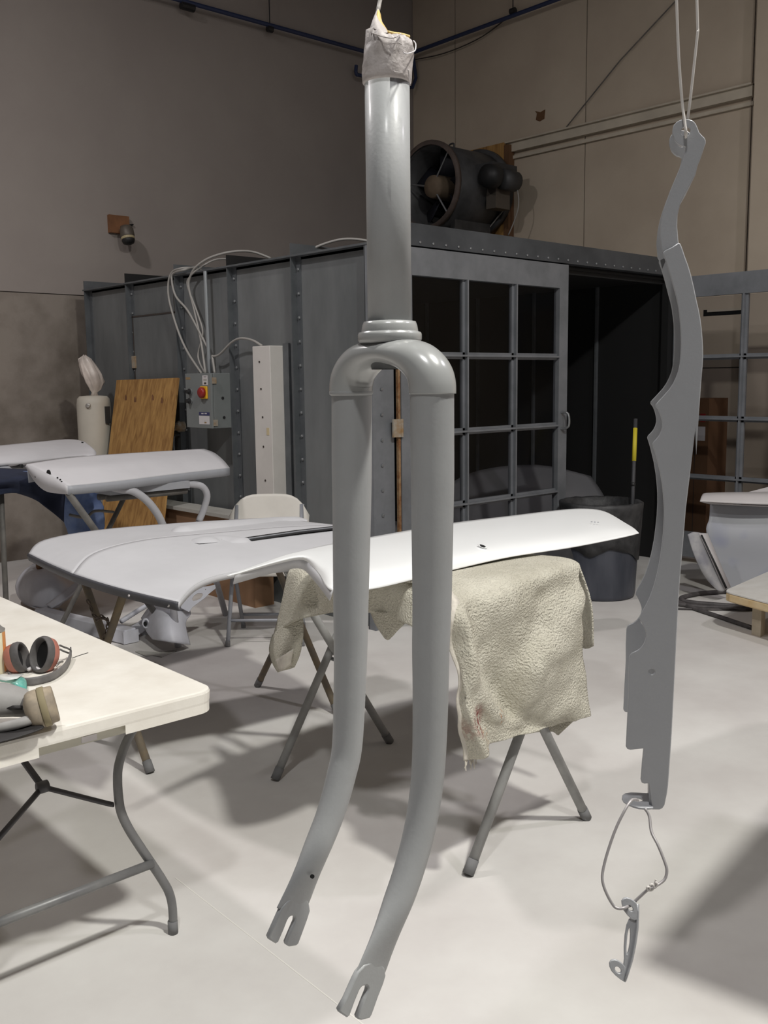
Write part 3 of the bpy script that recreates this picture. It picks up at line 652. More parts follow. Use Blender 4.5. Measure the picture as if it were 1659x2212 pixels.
guard = [A6(*q) for q in ((255,918),(262,922),(272,945),(290,1000),(312,1060),(330,1120),(350,1205),(365,1280),(380,1345),(390,1400),(398,1460),(403,1520),(407,1580),(408,1640),(405,1700),(400,1750),(385,1950),(372,2150))]+[A7(*q) for q in ((460,0),(445,125),(430,250),(415,375),(400,500),(388,650),(375,800),(367,900),(360,1000),(350,1200),(335,1500),(322,1750),(308,1950),(304,2000),(298,2045),(285,2105),(275,2120),(262,2127),(225,2127),(212,2000),(207,1984),(180,1986),(170,1982),(165,1968),(172,1880),(180,1795),(105,1803),(92,1800),(85,1788),(92,1640),(100,1500),(100,1400),(104,1305),(109,1292),(120,1284),(145,1272),(165,1257),(182,1235),(190,1215),(196,1195),(195,1175),(185,1145),(170,1115),(160,1098),(160,1087),(167,1070),(190,1030),(215,980),(238,915),(255,850),(270,775),(280,700),(288,625),(292,550),(292,490),(288,430),(281,365),(270,300),(258,250),(245,200),(232,160),(229,150),(233,140),(248,125),(264,105),(276,80),(282,55),(282,30))]+[A6(*q) for q in ((158,2085),(152,2050),(145,2022),(130,1985),(114,1965),(114,1955),(122,1946),(160,1905),(200,1860),(225,1822),(245,1780),(260,1740),(270,1690),(276,1620),(278,1560),(276,1480),(270,1400),(258,1310),(246,1255),(230,1200),(205,1110),(180,1030),(170,1005),(162,985),(163,975),(172,965),(215,945))]
cg = thing('chain_guard', 'long grey primed steel channel guard with scalloped edges, hanging', 'chain guard', P(1430, 1745, d=.62))
O2 = GO
o = plate('strap', to2d([gp(*q) for q in strap], O2, GX, UP), [circ(*to2d([gp(1481.4, 283.6)], O2, GX, UP)[0], .0031)], O2+NG*.001, GX, UP, .0020, 'guard_paint', cg, bev=.0005)
o = plate('guard_plate', to2d([gp(*q) for q in guard], O2, GX, UP), [circ(*to2d([gp(1408, 1450)], O2, GX, UP)[0], .0025)], O2, GX, UP, .0022, 'guard_paint', cg, bev=.0006)
# far cheek: same outline set back, spacing grows downward
zt = gp(1480, 283).z; zb = gp(1440, 1700).z
def sep(z):
    k = max(0, min(1, (zt-z)/(zt-zb))); return .028+.045*min(1, k*2.0)
far = [q for q in strap[:20]]+[(A6(262, 930))]+guard[2:28]+[A7(*q) for q in ((335,1500),(322,1750),(318,1802),(200,1803),(105,1803),(92,1800),(85,1788),(92,1640),(100,1500),(100,1400),(104,1305),(109,1292),(120,1284),(145,1272),(165,1257),(182,1235),(190,1215),(196,1195),(195,1175),(185,1145),(170,1115),(160,1098),(160,1087),(167,1070),(190,1030),(215,980))]+guard[guard.index(A7(238,915)):]+strap[22:]
plate('far_cheek', to2d([gp(*q) for q in far], O2, GX, UP), [circ(*to2d([gp(1481.4, 283.6)], O2, GX, UP)[0], .0031), circ(*to2d([gp(1404, 1400)], O2, GX, UP)[0], .0035)], O2, GX, UP, .002, 'guard_paint', cg, bev=.0005, warp=lambda p: p+NG*sep(p.z))
# spine joining both cheeks along the back edge
sp_px = [A6(*q) for q in ((262,930),(290,1000),(330,1120),(365,1280),(390,1400),(403,1520),(408,1640),(400,1750),(385,1950))]+[A7(*q) for q in ((455,40),(430,250),(400,500),(375,800),(360,1000),(350,1200),(335,1500),(322,1750),(308,1950),(300,2040))]
sp_pts = [gp(*q)-GX*.0009 for q in sp_px]
MB().grid([[p+NG*(sep(p.z) if i < 16 else .024)*k for k in (0, .15, .5, .85, 1)] for i, p in enumerate(sp_pts)]).build('spine', 'guard_paint', cg, True, solid=.0018)
# foot tab with hole
G8 = lambda x, y: (1280+x/4.81, 1680+y/4.81)
tz = gp(*G8(560, 300)).z
tabc = gp(*G8(600, 290))
def tabp(u, v): return P(u, v, z=tz+.0005)
tabo = [tabp(*G8(*q)) for q in ((625,318),(560,322),(480,318),(420,300),(370,280),(325,250),(308,220),(315,190),(340,172),(400,162),(480,165),(560,170),(590,165),(640,170))]
q0 = tabp(*G8(480, 240))
plate('foot_tab', to2d(tabo, q0, V(1, 0, 0), V(0, 1, 0)), [circ(*to2d([tabp(*G8(465, 232))], q0, V(1, 0, 0), V(0, 1, 0))[0], .0038)], q0, V(1, 0, 0), V(0, 1, 0), .0014, 'guard_paint', cg, bev=.0003)
MB().grid([[gp(*G8(600, y))+NG*k for k in (0, .008, .016, .022)] for y in (40, 120, 200, 300)]).build('foot_web', 'guard_paint', cg, True, solid=.0014)
# wire loop carrying it
hh = gp(1481.4, 283.6)
top1, top2 = onplane(1461, -10, hh, NG), onplane(1505, -10, hh, NG)
lw = [V(top1.x, top1.y, CEIL)]+cat([top1, onplane(1466, 120, hh, NG), onplane(1473, 215, hh, NG), onplane(1478, 262, hh, NG)-NG*.002, hh-NG*.003-UP*.0025, hh+NG*.008-UP*.0028, onplane(1485, 262, hh, NG)+NG*.003, onplane(1491, 215, hh, NG), onplane(1506, 80, hh, NG), onplane(1507, 60, hh, NG), top2], 5)+[V(top2.x, top2.y, CEIL)]
tag(settle(MB().tube(lw, .00085, 8).build('hanging_wire', 'wire_light', smooth=True)), 'narrow loop of pale wire through the chain guard top ring', 'wire')

# small hanging bracket and its wire loop
BD = .60
def bp_(x, y, e=0): return P(*G8(x, y), d=BD+e)
lw2 = cat([bp_(545, 322, .022), bp_(590, 400, .02), bp_(612, 560, .015), bp_(680, 700, .01), bp_(745, 860, .006), bp_(772, 960, .004), bp_(752, 1050, .003), bp_(690, 1105, .002), bp_(620, 1140, .0), bp_(560, 1175, .001), bp_(440, 1285, .003), bp_(400, 1325, .003), bp_(370, 1335, 0), bp_(330, 1352, -.004), bp_(270, 1358, -.004), bp_(215, 1325, -.003), bp_(140, 1190, -.002), bp_(102, 1060, 0), bp_(115, 930, .002), bp_(170, 730, .004), bp_(250, 510, .006), bp_(340, 330, .008), bp_(400, 240, .012), bp_(440, 225, .018), bp_(470, 235, .022)], 5)
wo = thing('wire_loop', 'twisted dark wire loop hanging below the chain guard', 'wire', bp_(300, 1350))
MB().tube(lw2, .00095, 8).build('loop', 'wire', wo, True)
hx = [bp_(575+k*7, 1165-k*5.2, 0)+(V(*RT)*math.cos(k*1.3)+UP*math.sin(k*1.3))*.0016 for k in range(12)]
MB().tube(cat(hx, 3), .0008, 6).build('twist', 'wire_light', wo, True)
MB().tube([bp_(640, 1120), bp_(658, 1058)], .0006, 6).build('wire_end', 'wire_light', wo)
br = thing('small_bracket', 'small grey steel bracket with two ring ears, lowest of the hanging parts', 'bracket', bp_(340, 2110))
BN = V(*FW)
def bplate(nm, pts, holes, e=0, thick=.0018, nrm=None):
    o = bp_(400, 1700, e); nn = Vector(nrm).normalized() if nrm else BN; ex = UP.cross(nn).normalized(); ey = nn.cross(ex).normalized()
    f = lambda q: onplane(*G8(*q), o if not isinstance(o, tuple) else o, nn)
    plate(nm, to2d([f(q) for q in pts], o, ex, ey), [to2d([f(q) for q in h], o, ex, ey) for h in holes], o, ex, ey, thick, 'guard_paint', br, bev=.0005)
el = lambda cx, cy, a, b, th, n=24: [(cx+a*math.cos(2*math.pi*k/n)*math.cos(th)-b*math.sin(2*math.pi*k/n)*math.sin(th), cy+a*math.cos(2*math.pi*k/n)*math.sin(th)+b*math.sin(2*math.pi*k/n)*math.cos(th)) for k in range(n)]
bplate('ear', [(310,1310),(308,1280),(325,1258),(355,1250),(395,1262),(440,1295),(470,1335),(473,1400),(468,1462),(440,1470),(405,1460),(365,1420),(325,1370)], [el(392,1352,44,27,.95)])
MB().grid([[bp_(464, 1310, -.001), bp_(475, 1315, .004)], [bp_(470, 1400, -.001), bp_(475, 1400, .006)], [bp_(462, 1560, -.001), bp_(470, 1560, .010)], [bp_(440, 1720, -.001), bp_(448, 1720, .012)], [bp_(405, 1900, -.001), bp_(412, 1900, .010)], [bp_(368, 2020, -.001), bp_(374, 2020, .006)], [bp_(335, 2110, -.001), bp_(344, 2112, .003)]]).build('flange', 'guard_paint', br, True, solid=.0012)
bplate('body', [(405,1462),(470,1460),(466,1560),(446,1720),(410,1890),(372,2015),(338,2110),(315,2100),(325,1960),(335,1880),(332,1760),(340,1640),(360,1530),(385,1475)], [[(380,1545),(393,1560),(398,1620),(392,1720),(378,1800),(360,1842),(346,1830),(342,1780),(346,1700),(354,1620),(366,1565)]], .0012)
bplate('ear', [(330,2110),(290,2085),(240,2045),(200,2000),(182,1960),(180,1925),(195,1900),(225,1892),(265,1905),(300,1930),(330,1960)], [el(262,1992,48,32,.9)], .001)

# ================================================================== folding table at the left
TZ = .74
tr = rz(math.radians(-1.2)); tcx, tcy = 1.36, 2.145
TL, TW = 1.83, .76
tb = thing('folding_table', 'cream plastic folding table with bowed grey legs', 'table', (1.0, 3.0, 0))
def tloc(x, y, z): # x: 0 at right edge going left (-X), y: 0 at near end going away
    v = tr @ V(-x, y, 0); return V(tcx+v.x, tcy+v.y, z)
def rrect(x0, x1, y0, y1, r, n=6):
    out = []
    for cx, cy, a0 in ((x1-r, y1-r, 0), (x0+r, y1-r, 90), (x0+r, y0+r, 180), (x1-r, y0+r, 270)):
        for k in range(n+1):
            a = math.radians(a0+90*k/n); out.append((cx+r*math.cos(a), cy+r*math.sin(a)))
    return out
def slab(z0, z1, ins, r): return [[tloc(x, y, z) for x, y in rrect(i, TW-i, i, TL-i, r)] for z, i in ((z0, ins), (z0+.006, .001), (z1-.008, 0), (z1-.002, .002), (z1, .008))]
MB().loft(slab(TZ-.036, TZ, .002, .05)).build('tabletop', 'table_plastic', tb, False, bevel=0)
oc = rrect(.002, TW-.002, .002, TL-.002, .05); ic = rrect(.028, TW-.028, .028, TL-.028, .03)
def ring_seg(a, b, c, d): return MB().prism([tloc(a[0], a[1], TZ-.060), tloc(b[0], b[1], TZ-.060), tloc(c[0], c[1], TZ-.060), tloc(d[0], d[1], TZ-.060)], V(0, 0, .028))
lip = MB(); no = len(oc)
for k in range(no):
    a, b, c, d = oc[k], oc[(k+1) % no], ic[(k+1) % no], ic[k]
    if abs(a[1]-.002) < 1e-6 and abs(b[1]-.002) < 1e-6:
        for e0, e1 in ((min(a[0], b[0]), .265), (.485, max(a[0], b[0]))):
            g = ring_seg((e0, .002), (e1, .002), (e1-(.0 if e1 > .6 else .012), .028), (e0+(.0 if e0 < .2 else .012), .028)); lip.add(g.v, g.f)
    else:
        g = ring_seg(a, b, c, d); lip.add(g.v, g.f)
lip.build('skirt', 'table_plastic', tb)
m = MB().box((.245, .028, TZ-.066), (.5, .05, TZ-.044)); m.v = [tloc(*v) for v in m.v]; m.build('end_rail', 'table_rib', tb)
m = MB().box((.33, .025, TZ-.062), (.37, .0285, TZ-.047)); m.v = [tloc(*v) for v in m.v]; m.build('sticker', 'label_white', tb)
# bowed end legs (nearest pair): traced on the leg's own plane
legx = P(373, 2016, z=0)
ln = V(math.sin(math.radians(-1.2))*-1, 0, 0)
pr = V(legx.x, legx.y, 0)
path = [(300, 1560), (285, 1580), (268, 1615), (256, 1655), (254, 1690), (257, 1730), (263, 1758), (278, 1790), (300, 1825), (325, 1862), (350, 1900), (366, 1930), (373, 1965), (374, 2014)]
leg1 = []
for u, v in path:
    k = (2016-v)/(2016-1560)
    leg1.append(P(u, v, y=legx.y+(k**1.3)*.06))
leg1[-1].z = .002
lg = MB().tube(cat(leg1, 5), .0125, 12).build('leg', 'leg_grey', tb, True)
MB().tube([leg1[-1]+V(0, 0, .035), leg1[-1]+V(0, 0, -.002)], .0142, 12).build('foot_cap', 'rubber_foot', lg, True)
cxm = tloc(TW/2, 0, 0).x
leg2 = [V(2*cxm-p.x, p.y-.0, p.z) for p in leg1]
lg2 = MB().tube(cat(leg2, 5), .0125, 12).build('leg', 'leg_grey', tb, True)
MB().tube([leg2[-1]+V(0, 0, .035), leg2[-1]+V(0, 0, -.002)], .0142, 12).build('foot_cap', 'rubber_foot', lg2, True)
ca = leg1[9]; cbp = V(2*cxm-ca.x, ca.y, ca.z)
MB().tube([ca-V(0, .012, 0), cbp-V(0, .012, 0)], .0125, 12).build('crossbar', 'leg_grey', tb, True)
MB().tube([V(leg1[0].x, leg1[0].y, TZ-.05), V(leg2[0].x, leg2[0].y, TZ-.05)], .0125, 10).build('hinge_bar', 'leg_grey', tb, True)
# folding strut
sj = P(92, 1700, x=cxm); s1 = P(245, 1738, y=leg1[6].y)
MB().tube(cat([s1, s1+V(-.02, .01, .008), V(sj.x, sj.y, sj.z)], 3), .0075, 8).build('strut', 'leg_dark', tb, True)
MB().tube([V(2*cxm-s1.x, s1.y, s1.z), V(sj.x, sj.y, sj.z)], .0075, 8).build('strut', 'leg_dark', tb, True)
MB().tube([V(sj.x, sj.y, sj.z), P(40, 1638, x=cxm+.0)+V(0, .02, .02), V(cxm, sj.y+.22, TZ-.05)], .0095, 8).build('strut', 'leg_dark', tb, True)
MB().lathe([(.016, -.014), (.016, .014)], sj, (1, 0, 0), 14).build('strut_joint', 'leg_dark', tb, True)
# far pair of legs
for k in (0, 1):
    src = leg1 if k == 0 else leg2
    pts = [V(p.x-.05, tcy+TL-(p.y-tcy), p.z) for p in src]
    MB().tube(cat(pts, 4), .0125, 10).build('leg', 'leg_grey', tb, True)
fa_ = V(leg1[9].x-.05, tcy+TL-(leg1[9].y-tcy), leg1[9].z); fb_ = V(leg2[9].x-.05, fa_.y, fa_.z)
MB().tube([fa_, fb_], .0125, 10).build('crossbar', 'leg_grey', tb, True)

# ---- ear defenders
E8 = lambda x, y: (x/8.194, 1350+y/8.194)
def on(x, y, z): return P(*E8(x, y), z=z)
em = thing('ear_defenders', 'grey ear defenders with red cups lying on cream table', 'ear defenders', on(700, 850, TZ))
def cup(cx, cy, dz, ax, rx, red_side, sq):
    a = Vector(ax).normalized(); c = on(cx, cy, TZ)+UP*rx*1.26*math.sqrt(1-a.z**2)
    up = (UP-a*UP.dot(a)).normalized(); sd = a.cross(up)
    def rg(h, k): return [c+a*h+up*math.cos(2*math.pi*q/32)*rx*1.28*k+sd*math.sin(2*math.pi*q/32)*rx*k for q in range(32)]
    cu = MB().loft([rg(-.030, .50), rg(-.028, .78), rg(-.020, .92), rg(-.006, .98), rg(-.002, .96)]).build('cup', 'earmuff_red', em, True)
    MB().loft([rg(-.004, .97), rg(.0, 1.02), rg(.010, 1.03), rg(.019, .96), rg(.021, .90), rg(.016, .82), rg(.004, .78), rg(-.0025, .76)], cap=False).build('cushion', 'earmuff_grey', em, True)
    MB().loft([rg(-.0012, .78), rg(-.0010, .3)]).build('foam', 'black', em)
    return c, a, up
vd = V(*FW); rt_ = V(*RT)
c2, a2, u2 = cup(800, 815, 0, rt_*-.48-vd*.84+UP*.18, .040, 1, 1)
c1, a1, u1 = cup(330, 830, 0, rt_*.9-vd*.08+UP*.25, .034, 1, 1)
bd = [on(1060, 360, TZ+.055), on(1130, 390, TZ+.045), on(1220, 425, TZ+.035), on(1255, 470, TZ+.022), on(1215, 640, TZ+.014), on(1120, 780, TZ+.012), on(950, 900, TZ+.012), on(760, 965, TZ+.012), on(520, 1005, TZ+.012), on(300, 985, TZ+.012), on(150, 900, TZ+.014)]
pts = cat(bd, 5)
MB().grid([[p+UP*k for k in (-.011, -.005, .005, .011)] for p in pts[14:]]).build('headband', 'band_grey', em, True, solid=.004)
MB().tube(pts[:18], .0028, 8).build('band_fork', 'band_grey', em, True)
MB().tube(cat([on(1060, 430, TZ+.042), on(1130, 465, TZ+.034), on(1210, 495, TZ+.022)], 4), .0028, 8).build('band_fork', 'band_grey', em, True)
MB().tube(cat([on(1000, 720, TZ+.02), on(1060, 660, TZ+.018), on(1110, 650, TZ+.014)], 4), .003, 8).build('adjuster', 'can_metal', em, True)
MB().tube(cat([on(500, 790, TZ+.012), on(600, 745, TZ+.012), on(700, 800, TZ+.010)], 4), .005, 8).build('adjuster', 'label_white', em, True)

# ---- respirator
rs = thing('respirator', 'dusty grey half mask respirator with round filter on cream table', 'respirator', on(300, 1800, TZ))
Rp = lambda x, y, dd: P(*E8(x, y), d=dd-.135)
fcn = Rp(800, 1440, 2.42); fax = (rt_*.88+vd*.34+UP*.25).normalized()
MB().lathe([(.022, -.046), (.030, -.042), (.040, -.038), (.045, -.030), (.046, -.012), (.043, -.010)], fcn, fax, 36).build('filter_holder', 'filter', rs, True)
MB().lathe([(.046, -.010), (.0475, -.008), (.0475, .004), (.046, .006)], fcn, fax, 36).build('filter_cap', 'filter_olive', rs, True)
MB().lathe([(.0465, .005), (.044, .008), (.043, .022), (.040, .024), (.001, .024)], fcn, fax, 36).build('filter_disc', 'filter', rs, True)
fb = fcn-fax*.04
body = []
for k, (x, y, dd, ra, rb) in enumerate(((620, 1440, 2.44, .020, .022), (560, 1430, 2.445, .026, .028), (440, 1400, 2.445, .036, .034), (260, 1370, 2.44, .040, .040), (60, 1350, 2.43, .044, .043), (-180, 1350, 2.42, .044, .042), (-400, 1360, 2.41, .036, .034), (-520, 1400, 2.40, .02, .02))):
    c = Rp(x, y, dd); body.append([c+(UP*.97+vd*.2).normalized()*ra*math.cos(2*math.pi*q/28)*(1 if math.cos(2*math.pi*q/28) > 0 else .85)+(vd*.97-UP*.1).normalized()*rb*math.sin(2*math.pi*q/28) for q in range(28)])
MB().loft(body).build('facepiece', 'respirator', rs, True)
MB().tube(cat([Rp(-420, 1760, 2.385), Rp(-100, 1830, 2.375), Rp(150, 1790, 2.37), Rp(400, 1720, 2.375), Rp(590, 1660, 2.39)], 5), [.012]*20+[.010], 10).build('seal_edge', 'respirator', rs, True)
MB().grid([[Rp(x, 1500, 2.405)+UP*0, Rp(x, 1470, 2.40), Rp(x+20, 1430, 2.405)] for x in (120, 250, 400)]).build('vent_recess', 'respirator_black', rs, True, solid=.002)
MB().grid([[Rp(620, 1640, 2.41), Rp(700, 1760, 2.395), Rp(880, 1800, 2.385)], [Rp(400, 1760, 2.40), Rp(450, 1860, 2.37), Rp(620, 1900, 2.36)], [Rp(100, 1830, 2.40), Rp(120, 1960, 2.35), Rp(200, 2040, 2.326)], [Rp(-250, 1860, 2.40), Rp(-220, 2030, 2.325), Rp(-180, 2130, 2.297)]]).build('head_strap', 'respirator_black', rs, True, solid=.006, sub=1)

# ---- spray can at the picture edge, teal sleeve packet
cbase = P(-13, 1452, z=TZ)
cn = thing('spray_can', 'cream and orange spray can on the table beside ear defenders', 'spray can', cbase)
cR = .036
MB().lathe([(cR*.97, 0), (cR, .003), (cR, .118)], cbase, UP, 32).build('can_body', 'can_cream', cn, True)
for a in (0.0, 1.0): 
    a0 = math.atan2(-.735*0-.678, .735)
    MB().grid([[cbase+V(math.cos(a0+a+t)*(cR+.0006), math.sin(a0+a+t)*(cR+.0006), z) for t in (-.30, -.15, 0, .15, .30)] for z in (.004, .118)]).build('stripe', 'can_orange', cn, True)
MB().lathe([(cR, .118), (cR+.001, .121), (cR+.001, .124), (cR-.004, .127), (.026, .133), (.024, .138), (.016, .141), (.003, .142)], cbase, UP, 32).build('can_dome', 'can_metal', cn, True)
MB().tube([cbase+UP*.139, cbase+UP*.152], .008, 12).build('nozzle', 'label_white', cn, True)
# thin seam cord on the table
tag(settle(MB().tube(cat([on(1280, 585, TZ+.0012), on(1400, 540, TZ+.0012), on(1560, 490, TZ+.0012)], 3), .0009, 6).build('wire_scrap', 'black')), 'short thin dark wire scrap on the cream tabletop', 'wire')
mat('teal_film', (0.10, 0.42, 0.36), 0.25, col2=(0.35, 0.60, 0.52), vscale=18)
MATS['film_white'] = mat('film_white', (0.72, 0.74, 0.72), 0.35)
pk = thing('teal_packet', 'crumpled teal and white plastic packet behind the respirator', 'packet', on(350, 1050, TZ))
MB().grid([[on(-200, 990, TZ+.004), on(100, 1010, TZ+.02), on(300, 1070, TZ+.03), on(490, 1230, TZ+.006)], [on(-200, 930, TZ+.01), on(120, 985, TZ+.035), on(330, 980, TZ+.04), on(490, 1120, TZ+.012)], [on(-180, 900, TZ+.012), on(200, 930, TZ+.035), on(400, 890, TZ+.03), on(480, 960, TZ+.014)]]).build('film', 'teal_film', pk, True, solid=.001, sub=1)
MB().grid([[on(-200, 925, TZ+.014), on(100, 985, TZ+.037), on(300, 950, TZ+.041)], [on(-200, 870, TZ+.016), on(120, 880, TZ+.03), on(420, 870, TZ+.03)]]).build('white_end', 'film_white', pk, True, solid=.001)

# ================================================================== folding X stands
def xstand(name, label, x0, x1, y0, y1, axis, zt, m, mtop=None, group='folding X trestles', feet=None, chain=False, low=None):
    """two X frames joined by two top rails; rails run along `axis`"""
    t = thing(name, label, 'trestle', ((x0+x1)/2, (y0+y1)/2, 0), group)
    def pt(a, b, z): # a along rails, b across
        return V(a, b, z) if axis == 'x' else V(b, a, z)
    a0, a1 = (x0, x1) if axis == 'x' else (y0, y1)
    b0, b1 = (y0, y1) if axis == 'x' else (x0, x1)
    for a in (a0, a1):
        for f, g, o in ((b0, b1, .012), (b1, b0, -.012)):
            tp = b0+(b1-b0)*(.92 if g == b1 else .08)
            p0 = pt(a+o, f, .008); p1 = pt(a+o, tp, zt)
            if feet and (a, f) in feet: p0 = V(*feet[(a, f)], .008)
            l = MB().tube([p0, p1], .0165, 12).build('leg', m, t, True)
            d = (p1-p0).normalized()
            MB().tube([p0-d*.004, p0+d*.045], .0185, 12).build('foot_cap', 'rubber_foot', l, True)
        MB().tube([pt(a-.03, (b0+b1)/2, zt*.5), pt(a+.03, (b0+b1)/2, zt*.5)], .008, 8).build('pivot_bolt', 'bolt', t)
    for b in (b0+(b1-b0)*.08, b0+(b1-b0)*.92):
        MB().tube([pt(a0+.015, b, zt), pt(a1+.02, b, zt)], .0165, 12).build('top_rail', mtop or m, t, True)
    return t, pt
# trestle under the white fender
SF, ptF = xstand('folding_trestle', 'grey folding X trestle under the blanket and white fender', 2.13, 2.72, 1.93, 2.95, 'y', .862, 'stand_grey')
# trestle under the hood
SH, ptH = xstand('folding_trestle', 'rusty folding X trestle with hanging chain under the grey hood', 1.80, 2.78, 3.37, 3.98, 'x', .80, 'stand_rust')
ch0 = V(1.78, 3.77, .64); ch1 = V(1.78, 3.60, .58)
cp = cat([ch0, V(1.775, 3.70, .585), V(1.775, 3.645, .60), ch1, V(1.775, 3.63, .52), V(1.775, 3.655, .47)], 5)
for i in range(0, len(cp)-1, 2):
    c = cp[i]; d = (cp[min(i+2, len(cp)-1)]-c).normalized(); sd = d.cross(V(1, 0, 0) if (i//2) % 2 else V(.3, .2, 1)).normalized()
    MB().tube([c+d*.016*math.cos(k*math.pi/5)+sd*.008*math.sin(k*math.pi/5) for k in range(10)], .003, 6, closed=True).build('chain_link', 'chain', SH, True)

# ================================================================== white fender
fe = thing('white_fender', 'glossy white painted car fender resting on the blanket', 'fender', (2.4, 2.2, .95))
Zp = lambda u, v, z: P(u, v, z=z)
ZF = .985
FDZ = -.02
cols = [  # far edge, crest, near edge (pixel, height)
 [(490, 1244, .985), (494, 1243.6, .986), (500, 1242.5, .987), (508, 1241.5, .985)],
 [(600, 1205, 1.0), (600, 1209, 1.0), (600, 1213, .998), (600, 1217, .985)],
 [(655, 1190, 1.003), (655, 1195, 1.003), (655, 1203, .999), (655, 1209, .985)],
 [(700, 1179, 1.004), (697, 1196, 1.004), (692, 1220, .995), (688, 1238, .975)],
 [(745, 1170, 1.005), (738, 1200, 1.003), (728, 1240, .99), (719, 1277, .955)],
 [(810, 1159, 1.005), (808, 1190, 1.006), (806, 1235, .992), (805, 1272, .955)],
 [(900, 1143, 1.006), (901, 1175, 1.006), (903, 1215, .99), (905, 1249, .955)],
 [(985, 1129, 1.007), (988, 1160, 1.006), (993, 1200, .99), (1000, 1226, .958)],
 [(1100, 1115, 1.008), (1100, 1140, 1.006), (1101, 1175, .992), (1102, 1203, .965)],
 [(1200, 1103, 1.008), (1206, 1125, 1.005), (1216, 1160, .993), (1226, 1184, .967)],
 [(1260, 1099, 1.006), (1272, 1117, 1.002), (1290, 1145, .99), (1305, 1169, .968)],
 [(1305, 1105, 1.0), (1322, 1122, .995), (1343, 1143, .985), (1357, 1158, .97)],
 [(1350, 1130, .985), (1360, 1136, .982), (1369, 1144, .978), (1376, 1153, .970)],
 [(1374, 1146, .975), (1376, 1148, .974), (1378, 1150, .972), (1380, 1152, .970)]]
rows = [[Zp(c[k][0], c[k][1], c[k][2]+FDZ) for c in cols] for k in range(4)]
net = sheet(rows, 5, 5)
# lower flange step between the two notches
MB().grid(net).build('skin', 'white_paint', fe, True, solid=.003)
edge = net[-1]
def inx(p0, p1):
    return [p for p in edge if p0 <= p <= p1]
fl0 = [Zp(1008, 1215, .938), Zp(1060, 1205, .942), Zp(1110, 1198, .944), Zp(1150, 1192, .946)]
for x in (2.25, 2.6): MB().box((x-.03, 2.30, .926), (x+.03, 2.5, .955)).build('inner_brace', 'primer_dark', fe)
MB().grid([[p+V(0, .012, -.002) for p in cat(fl0, 4)], [p+V(0, .05, -.03) for p in cat(fl0, 4)]]).build('lower_flange', 'white_paint', fe, True, solid=.003)
arch = [p for p in cat([Zp(c[3][0], c[3][1], c[3][2]+FDZ) for c in cols[:5]], 5)]
MB().grid([arch, [p+V(.012, .03, -.035) for p in arch]]).build('arch_lip', 'primer', fe, True, solid=.003)
hq = Zp(1041, 1183, .998)
MB().lathe([(.018, .0), (.020, .002), (.016, .004)], Zp(1042, 1181, .9785), (.05, -.25, 1), 24, sy=.6).build('hole_rim', 'white_paint', fe, True)
MB().lathe([(.0125, .001), (.0125, .0048)], Zp(1042, 1181.5, .9785), (.05, -.25, 1), 24, sy=.6).build('trim_hole', 'hole', fe)
for u, v in ((1278, 1128), (1285, 1128.5), (1292, 1129)):
    MB().lathe([(.003, 0), (.003, .003)], Zp(u, v, .9855), UP, 10).build('emblem_hole', 'primer_dark', fe)

# ================================================================== blanket over the trestle
bl = thing('blanket', 'old pilled beige blanket draped over the trestle under the fender', 'blanket', (2.42, 2.3, .4))
def fold(rows, amp, seedz):
    n = len(rows)
    return rows
def foldy(s, t):
    y = 0
    for x0, y0, x1, y1, a, w_ in ((.03, .08, .42, .66, -.032, .075), (.20, .05, .50, .64, .030, .085), (.98, .22, .55, .74, -.026, .09), (.75, .10, .62, .55, .014, .10), (.03, .45, .16, 1.0, -.034, .08), (.30, .55, .36, 1.0, .026, .07), (.62, .72, .80, 1.0, .018, .10)):
        dx, dy = x1-x0, y1-y0; k = max(0, min(1, ((s-x0)*dx+(t-y0)*dy)/(dx*dx+dy*dy)))
        d = math.hypot(s-x0-dx*k, t-y0-dy*k); y += a*math.exp(-(d/w_)**2)
    return y*min(1, t*6)
# front flap: top edge on the trestle, bottom edge by pixel on the hanging plane
YFp = 1.885
def fp(u, v, y=YFp): return P(u, v, y=y)
front = [[V(2.06, 2.15, .926), V(2.20, 2.15, .928), V(2.40, 2.15, .928), V(2.55, 2.15, .928), V(2.68, 2.15, .926)],
         [V(2.05, 1.96, .924), V(2.20, 1.93, .932), V(2.40, 1.915, .935), V(2.55, 1.92, .934), V(2.67, 1.945, .930)],
         [fp(968, 1335, 1.90), fp(1030, 1318, 1.865), fp(1110, 1308, 1.865), fp(1180, 1292, 1.875), fp(1246, 1268, 1.91)],
         [fp(972, 1400, 1.90), fp(1018, 1392, 1.85), fp(1080, 1385, 1.885), fp(1170, 1360, 1.86), fp(1250, 1330, 1.90)],
         [fp(980, 1470, 1.89), fp(1016, 1478, 1.835), fp(1082, 1470, 1.90), fp(1160, 1440, 1.845), fp(1258, 1420, 1.895)],
         [fp(984, 1540, 1.88), fp(1030, 1550, 1.83), fp(1088, 1535, 1.905), fp(1165, 1520, 1.86), fp(1266, 1490, 1.89)],
         [fp(1000, 1600, 1.87), fp(1045, 1596, 1.83), fp(1100, 1575, 1.885), fp(1175, 1560, 1.875), fp(1271, 1520, 1.885)],
         [fp(1006, 1640, 1.865), fp(1052, 1622, 1.835), fp(1108, 1594, 1.875), fp(1185, 1575, 1.88), fp(1277, 1546, 1.88)]]
net = sheet(front, 14, 8)
for i, r in enumerate(net):
    for k, p in enumerate(r):
        if i > 8: r[k] = p+V(0, foldy(k/(len(r)-1), (i-8)/(len(net)-9))+noise.noise(p*14)*.012, noise.noise(p*30)*.004*(i/len(net)))
MB().grid(net).build('front_flap', 'blanket', bl, True, solid=.007)
left_edge = [r[0] for r in net]
